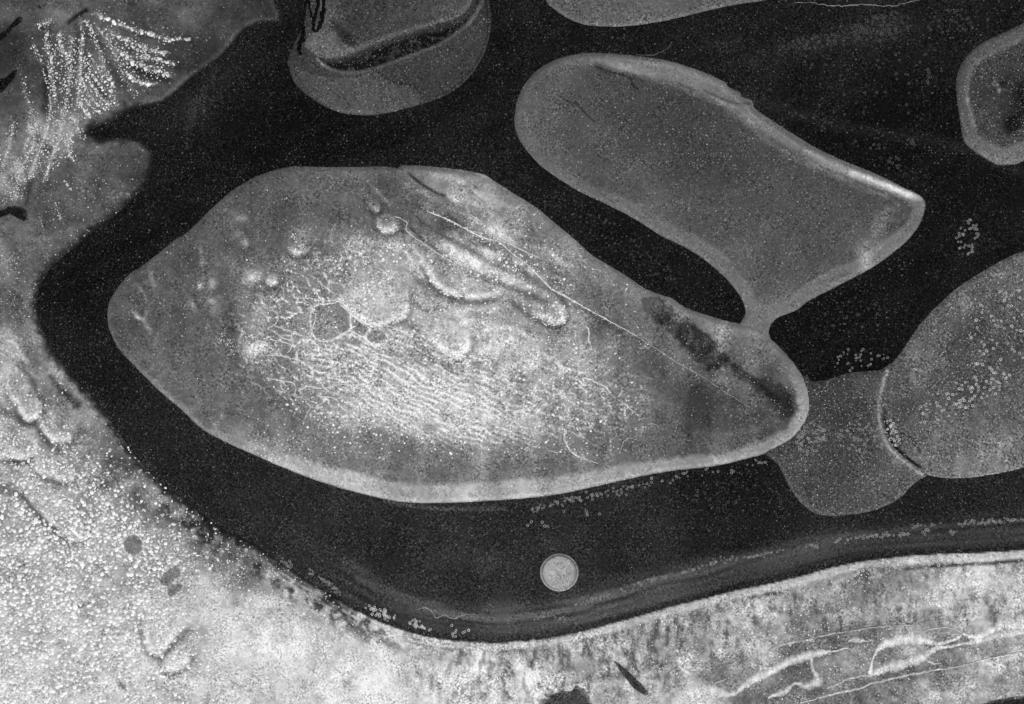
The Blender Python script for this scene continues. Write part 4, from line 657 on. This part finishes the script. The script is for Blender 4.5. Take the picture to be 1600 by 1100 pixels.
def ex_right(r):
    X, Y = r.X, r.Y; r.Z += .02
    dd = r.sd; crev = np.exp(-((dd - 5 - 3 * (r.mott - .5)) / 2.6) ** 2) * sm(640, 670, Y) * (1 - sm(725, 738, Y)) * (X < 1445)
    r.L *= 1 - .85 * np.clip(crev * 1.2, 0, 1)
    r.L -= 24 * np.exp(-((dd - 1.5) / 1.5) ** 2) * (Y > 725) * (X > 1440); r.L += 22 * np.exp(-((dd + .2) / 1.0) ** 2) * (Y > 725)
    r.L *= 1 - .5 * stroke(X, Y, [(1408,677),(1420,682),(1430,693),(1437,706)], 1.5, 1.2, 2)
    r.L += 40 * stroke(X, Y, [(1424,590),(1427,578),(1440,580)], 1.2, 1.2) + 25 * stroke(X, Y, [(1426,590),(1430,604)], 1.5, 1.2) + 22 * stroke(X, Y, [(1548,428),(1575,428),(1600,420)], 1.5, 1.5)
    r.L *= 1 + .16 * (vn(X / 6 + Y / 90, Y / 70, 9) - .5)
right = pan(RIGHT, (1366, 380, 1802, 756), [(1580,420,92),(1550,440,92),(1500,480,92),(1560,500,72),(1530,520,66),(1590,540,76),(1470,520,86),(1440,550,86),(1500,560,74),(1430,580,92),(1400,600,80),(1460,600,80),(1520,610,64),(1580,600,80),(1410,650,68),(1450,640,84),(1500,650,86),(1540,630,92),(1590,640,84),(1400,690,74),(1440,700,92),(1480,700,98),(1520,690,104),(1560,690,108),(1560,720,118),(1500,725,112),(1450,725,96),(1590,700,104),(1700,600,85)], 'big rounded grey pan with many small white rings at the right edge', 2.3, .2, None, ex_right, .44, .55, seed=310, mot=.45, fin=.4)
def ex_disc(r):
    rr = np.hypot(r.X - 874, r.Y - 894.5); r.L *= 1 - .36 * np.exp(-((rr - 26.6) / .8) ** 2); r.L *= 1 - .12 * sm(22, 27, rr); r.Z += .05 * sm(26.5, 25, rr)
    r.sub = [('inner_disc', [(874 + 26.4 * math.cos(a), 894.5 + 26 * math.sin(a)) for a in np.arange(18) / 18 * 2 * np.pi])]
disc = pan(DISC, (840, 860, 908, 929), [(874,894,158),(865,905,164),(885,885,150)], 'small round pale disc of salt alone on the dark mudflat', 1.0, .12, None, ex_disc, .16, .5, jitter=.3, seed=330, width=3)
disc.root.name = 'salt_disc'; disc.root['category'] = 'salt disc'; del disc.root['group']
for rg, o_, n, box, pr, r1, lr in [(boot, None, 10, (800, 80, 1450, 530), .12, .9, (110, 200)), (right, None, 60, (1380, 395, 1640, 745), .5, 1.2, (130, 215)), (sad, None, 30, (1210, 580, 1440, 805), .3, 1.2, (120, 200)), (rtop, None, 20, (1496, 30, 1640, 260), .25, 1.1, (110, 200)), (cup, None, 10, (450, 0, 766, 180), .2, .9, (70, 140)), (topi, None, 6, (850, 0, 1200, 42), .2, .9, (110, 170))]:
    D = hexdots(box, 5.5, lambda x, y: 1.6 * pr * (.3 + 1.4 * fbm(x, y, 25, 3, 3)), .4, r1, 70 + n)
    nodules(D, rg, rg.crust, rg.o, 0, lr, seed=n)
# ------------------------------------------------------------------ gullies, puddles and threads
GUL = [([(424,-14,9),(432,2,8),(441,16,6),(455,27,5),(465,35,5),(477,45,4)], 'black gully slanting down beside the grey flat at the top edge'),
       ([(480,-12,5),(480,4,6),(472,15,4),(463,20,3),(466,32,2)], 'black forked gully with a left hook above the cup-shaped pan'),
       ([(482,2,4),(484,14,4),(487,26,3),(490,31,2)], 'short black gully joining its two neighbours in a V'),
       ([(500,-12,5),(496,12,5),(491,30,5),(490,44,5),(494,52,3)], 'black gully running straight down to the crescent pan tip'),
       ([(508,-12,8),(506,12,6),(503,36,6),(496,50,4)], 'ragged black gully furthest right of the branching gullies'),
       ([(474,43,4),(473,62,8),(467,78,8),(471,87,5)], 'short thick black gully stub left of the crescent pan tip')]
for i, (p, lab) in enumerate(GUL):
    o = ribbon('mud_gully', p, cup, 13, None, (0, 0), .20 if 0 < i < 5 else .09, 7, .9, .1, M_MUD, .6, seed=80 + i, jag=.8)
    tag(o, lab, 'gully', 'branching black gullies at the top edge')
for c_, l, lab in [([(-30,66),(-10,60),(6,52),(18,38),(28,27),(36,25),(38,31),(32,37),(22,44),(12,56),(0,66),(-14,74)], 16, 'black tadpole-shaped mud puddle at the left edge, topmost'), ([(-30,140),(-8,124),(8,122),(22,110),(29,108),(26,120),(14,136),(0,148),(-18,156)], 15, 'black wedge of mud at the left edge below the tadpole-shaped puddle'), ([(-30,330),(0,328),(14,322),(32,322),(44,330),(46,342),(40,347),(32,336),(16,334),(0,340),(-20,346)], 24, 'dark hooked mud puddle at the left edge beneath the salt fan'), ([(60,10),(64,9),(66,12),(62,14)], 20, 'tiny black mud spot near the top left corner')]:
    tag(film('mud_puddle', c_, fl, l, seed=len(lab)), lab, 'puddle', 'dark mud puddles on the salt flat')
for c_, l, lab in [([(838,1098),(848,1090),(852,1083),(866,1084),(876,1077),(892,1078),(902,1069),(912,1073),(918,1080),(922,1084),(924,1095),(930,1106),(915,1130),(870,1140),(835,1122)], 66, 'dark speckled mud patch cut by the bottom edge left of the gash'), ([(1500,1106),(1530,1098),(1560,1092),(1600,1086),(1660,1080),(1670,1130),(1560,1140),(1510,1125)], 40, 'dark mud strip at the bottom right corner')]:
    tag(film('mud_puddle', c_, fl, l, seed=len(lab), speck=.7, wob=3, z=.05), lab, 'puddle', 'dark mud puddles on the salt flat')
    D = hexdots((min(p[0] for p in c_), min(p[1] for p in c_), max(p[0] for p in c_), max(p[1] for p in c_)), 8, lambda x, y: .35 * inside(x, y, np.array(c_, float)), .8, 2.2, 90)
    nodules(D, fl, flat_crust, SO, 0, (150, 220), seed=91)
gash = film('mud_gash', [(957,1030),(966,1034),(976,1043),(987,1052),(999,1064),(1012,1078),(1014,1085),(1008,1088),(996,1081),(983,1068),(971,1053),(963,1041)], fl, 58, seed=9, speck=.8, wob=1.2, grain=.6)
tag(gash, 'dark spindle-shaped gash in the pale shore crust near the bottom', 'gash')
for p, l, lab in [([(650,953,.8),(660,951,1.4),(667,950,1.6),(675,957,1.3),(682,965,1.6),(695,961,1.4),(707,966,1.6),(722,961,1.3),(735,960,1),(748,960,.6)], 150, 'thin white wavy salt thread on dark mud above the bottom shore'), ([(1240,4,.6),(1262,4,1),(1305,9,1.6),(1350,7,1.3),(1395,9,1.3),(1420,3,1),(1437,0,.8),(1470,-8,.6)], 130, 'long thin pale salt thread along the top edge'), ([(995,85,.8),(1017,86,1.6),(1035,80,1.3),(1044,74,1),(1050,65,1.4)], 85, 'short dull salt thread curling above the boot-shaped pan'), ([(1030,547,.1),(1031,548,.2)], 0, None)]:
    if lab: tag(ribbon('salt_thread', p, mud, l, None, (0, 0), .04, 6, .5, .3, seed=len(lab)), lab, 'salt thread', 'thin salt threads on the mud')

# ------------------------------------------------------------------ salt rings
RNG_M = []
for q in range(4):
    g = np.random.default_rng(300 + q); n = 8; a = np.arange(n) / n * 2 * np.pi; rr = 1 + g.uniform(-.1, .1, n); th = .27 + .08 * g.random(n)
    V = np.concatenate([np.stack([np.cos(a) * (rr + s * th), np.sin(a) * (rr + s * th), z + 0 * a], 1) for s, z in ((1, -.15), (0, .42), (-1, -.15))])
    F = [(k * n + i, k * n + (i + 1) % n, (k + 1) * n + (i + 1) % n, (k + 1) * n + i) for k in (0, 1) for i in range(n)]
    RNG_M.append((V, np.array(F)))
RMESH = {(q, t): mesh_quads('salt_ring', RNG_M[q][0] * S, RNG_M[q][1], {}, M_RING[t]) for q in range(4) for t in M_RING}
def line(pts, n, jit, r0, r1, seed): return linedots(pts, n, jit, r0, r1, seed)
def cloud(cx, cy, sx, sy, ang, n, r0, r1, seed):
    g = np.random.default_rng(seed); u = g.uniform(-1, 1, (n * 2, 2)); u = u[np.hypot(u[:, 0], u[:, 1]) < 1][:n]; a = math.radians(ang)
    x = u[:, 0] * sx; y = u[:, 1] * sy
    return np.stack([cx + x * math.cos(a) - y * math.sin(a), cy + x * math.sin(a) + y * math.cos(a), r0 + (r1 - r0) * g.random(len(u))], 1)
def ringset(n_all): return None
CL = [  # (points, surface, tone, label)
 (cloud(1513,370,20,28,0,40,1.6,2.2,1), mud, 'mid', 'small pale ring in the cluster on dark mud above the rounded right pan'),
 (cloud(1500,620,80,22,-26,75,1.5,2.6,2), right, 'bright', 'white salt ring in the slanting swarm across the big rounded right pan'),
 (cloud(1560,530,45,90,10,60,1.5,2.6,3), right, 'bright', 'white salt ring scattered over the upper half of the right pan'),
 (cloud(1530,690,80,40,0,34,1.3,2.2,4), right, 'mid', 'small salt ring scattered over the lower half of the right pan'),
 (cloud(1394,676,10,22,-20,30,1.5,2.4,5), right, 'bright', 'white salt ring crowded against the left rim of the right pan'),
 (cloud(1266,684,22,28,20,70,1.6,2.4,6), sad, 'mid', 'salt ring in the dense cluster on the left of the saddle-shaped pan'),
 (cloud(1345,684,36,26,10,52,1.3,2.4,7), sad, 'mid', 'salt ring scattered on the right of the saddle-shaped pan'),
 (cloud(1350,563,50,20,0,30,1.3,2.1,8), mud, 'mid', 'small salt ring on black mud just above the saddle-shaped pan'),
 (cloud(1320,490,90,50,-20,42,1.2,2.0,9), mud, 'dim', 'faint salt ring on the black mud between boot-shaped and rounded pan'),
 (np.concatenate([line([(820,800),(860,790),(905,776)], 34, 3.5, 1.3, 2.4, 10), line([(905,776),(940,772),(1010,756),(1025,752)], 44, 3.5, 1.4, 2.4, 11), line([(1030,748),(1080,742),(1150,733),(1198,716)], 28, 4, 1.4, 2.3, 12), cloud(880,810,60,14,-8,10,1.8,2.6,13)]), mud, 'mid', 'salt ring in the long chain below the southern rim of the leaf-shaped pan'),
 (np.concatenate([cloud(446,879,12,6,30,16,1.3,2.1,14), cloud(485,893,9,4,20,9,1.3,2.1,15), line([(500,902),(515,913),(532,927)], 30, 2, 1.3,2,16)]), mud, 'mid', 'salt ring in the tight rows on mud along the left part of the bottom shore'),
 (np.concatenate([cloud(597,959,28,8,22,40,1.4,2.4,17), cloud(655,976,20,7,20,28,1.4,2.4,18), cloud(715,986,20,10,0,9,1.5,2.4,19)]), mud, 'bright', 'white salt ring heaped at the lowest bend of the bottom shore'),
 (np.concatenate([cloud(655,1026,40,18,10,30,1.6,2.6,20), cloud(745,1048,42,14,0,16,1.6,2.6,21)]), fl, 'bright', 'pale ring on the white crust below the lowest bend of the shore'),
 (np.concatenate([line([(835,967),(867,959)], 16, 1.2, 1, 1.8, 22), line([(898,946),(930,936),(960,927)], 40, 1.8, 1, 1.9, 23), cloud(873,966,16,9,0,6,1.5,2.2,24)]), mud, 'mid', 'salt ring in the row on mud below the round salt disc'),
 (np.concatenate([cloud(974,921,5,3,0,5,1.3,2,25), cloud(997,912,6,3,0,7,1.3,2,26), line([(1012,907),(1042,901)], 14, 1.6, 1.3, 2, 27), line([(1065,895),(1120,877)], 34, 1.6, 1.2, 2, 28), line([(1130,875),(1155,871)], 12, 2, 1.3, 2, 29), line([(1160,872),(1200,865)], 20, 1.6, 1.2, 2, 30)]), mud, 'mid', 'salt ring in the broken row on mud right of the round salt disc'),
 (np.concatenate([line([(1202,864),(1225,861)], 9, 1.6, 1.2, 1.8, 31), line([(1257,851),(1280,854)], 10, 2, 1.4, 2.2, 32), line([(1302,849),(1314,843)], 8, 2, 1.4, 2.2, 33), line([(1322,845),(1350,839),(1380,836),(1420,835)], 46, 2, 1.6, 2.4, 34), cloud(1446,831,5,5,0,6,1.8,2.4,35), cloud(1488,832,4,4,0,5,1.6,2.2,36)]), mud, 'mid', 'salt ring in the long row on mud below the saddle-shaped pan'),
 (np.concatenate([line([(1425,822),(1470,820)], 14, 1.8, 1.3, 2.2, 37), line([(1492,820),(1525,816),(1557,814),(1605,811)], 46, 2, 1.5, 2.4, 38)]), mud, 'mid', 'salt ring in the crowded row on mud beneath the rounded right pan'),
 (np.concatenate([cloud(1055,962,34,10,-14,18,1.6,2.4,39), cloud(940,1010,40,16,0,12,1.8,2.4,40)]), fl, 'bright', 'white ring on the shore crust above the spindle-shaped gash'),
 (np.concatenate([cloud(1208,930,10,10,0,7,1.7,2.4,41), cloud(1345,900,42,9,-12,24,1.8,2.6,42), line([(1390,884),(1440,880),(1530,884)], 34, 5, 1.8, 2.6, 43), cloud(1240,918,20,5,-15,6,1.6,2.2,44)]), fl, 'bright', 'white ring along the dark line behind the right-hand bottom shore'),
 (np.concatenate([cloud(1270,66,55,10,-8,60,1.3,2.4,45), cloud(1375,42,48,24,-10,70,1.3,2.6,46), cloud(1490,32,60,20,0,30,1.3,2.4,47)]), mud, 'dim', 'dull grey ring on the black mud along the top right'),
 (np.concatenate([cloud(1380,120,120,60,0,36,1.3,2.4,48), cloud(1310,200,90,30,20,34,1.3,2.2,49), line([(1415,216),(1430,226)], 6, 1.5, 2, 2.6, 50), cloud(1396,255,10,15,0,10,1.6,2.2,51), cloud(1450,120,5,12,0,10,1.6,2.4,52)]), mud, 'dim', 'dull grey ring on the black mud between boot-shaped and upper right pans'),
 (np.concatenate([cloud(184,303,22,6,-8,14,1.5,2.1,53), np.array([[162,282,2.2],[130,298,2.4],[197,330,1.8],[220,315,1.6]])]), fl, 'mid', 'small ring in the short row on the grey flat at the left shore'),
 (np.concatenate([cloud(720,870,90,45,0,46,1.4,2.8,54), cloud(1110,770,60,20,0,26,1.5,2.3,55), cloud(620,840,80,30,0,14,1.2,2,56)]), mud, 'dim', 'dull ring scattered on the mud between leaf-shaped pan and bottom shore'),
 (np.concatenate([cloud(960,370,120,20,35,60,1.2,2.0,57)]), mud, 'dim', 'dull ring in the black tongue of mud between leaf-shaped and boot-shaped pans'),
]
ALLR = []
for ci, (pts, reg, tone, lab) in enumerate(CL):
    for p in pts:
        if reg is not mud and reg.sample('sd', p[0], p[1]) < 1.5: continue
        ALLR.append((p[0], p[1], p[2], ci))
score = sorted(range(len(ALLR)), key=lambda i: -(ALLR[i][2] * {'bright': 1.25, 'mid': 1.12, 'dim': .8}[CL[ALLR[i][3]][2]] * (1 if 3 < ALLR[i][0] < 1597 and 3 < ALLR[i][1] < 1097 else 0)))
single = set(score[:300]); rest = {t: [] for t in M_RING}; g = np.random.default_rng(77)
for i, (x, y, r_, ci) in enumerate(ALLR):
    pts, reg, tone, lab = CL[ci]; z = float(reg.sample('Z', x, y)); r_ = r_ * (.74 if reg is right else .8)
    if i in single:
        o = link('salt_ring', RMESH[(int(g.integers(4)), tone)], None, (float(wx(x)), float(wy(y)), z)); o.scale = (r_, r_ * g.uniform(.9, 1.08), r_ * .8); o.rotation_euler[2] = g.uniform(0, 6.28)
        tag(o, lab, 'salt ring', lab.replace('small ', '').replace('salt ring', 'salt rings', 1)[:70])
    else: rest[tone].append((x, y, r_, z))
VV, FF, MI, base = [], [], [], 0
for ti, t in enumerate(M_RING):
    for j, (x, y, r_, z) in enumerate(rest[t]):
        V, F = RNG_M[j % 4]; VV.append(V * [r_ * S, r_ * S, r_ * .8 * S] + [wx(x), wy(y), z]); FF.append(F + base); base += len(V); MI += [ti] * len(F)
if VV:
    me = mesh_quads('small_salt_rings', np.concatenate(VV), np.concatenate(FF), {}, M_RING['bright']); me.materials.clear()
    for t in M_RING: me.materials.append(M_RING[t])
    me.polygons.foreach_set('material_index', np.array(MI, np.int32))
    tag(link('small_salt_rings', me), 'smallest salt rings strewn over mud, pans and shore', 'salt rings', None, 'stuff')
print('rings', len(ALLR), 'objects', len(bpy.data.objects), 'tris', sum(len(o.data.polygons) * 2 for o in bpy.data.objects if o.type == 'MESH'))
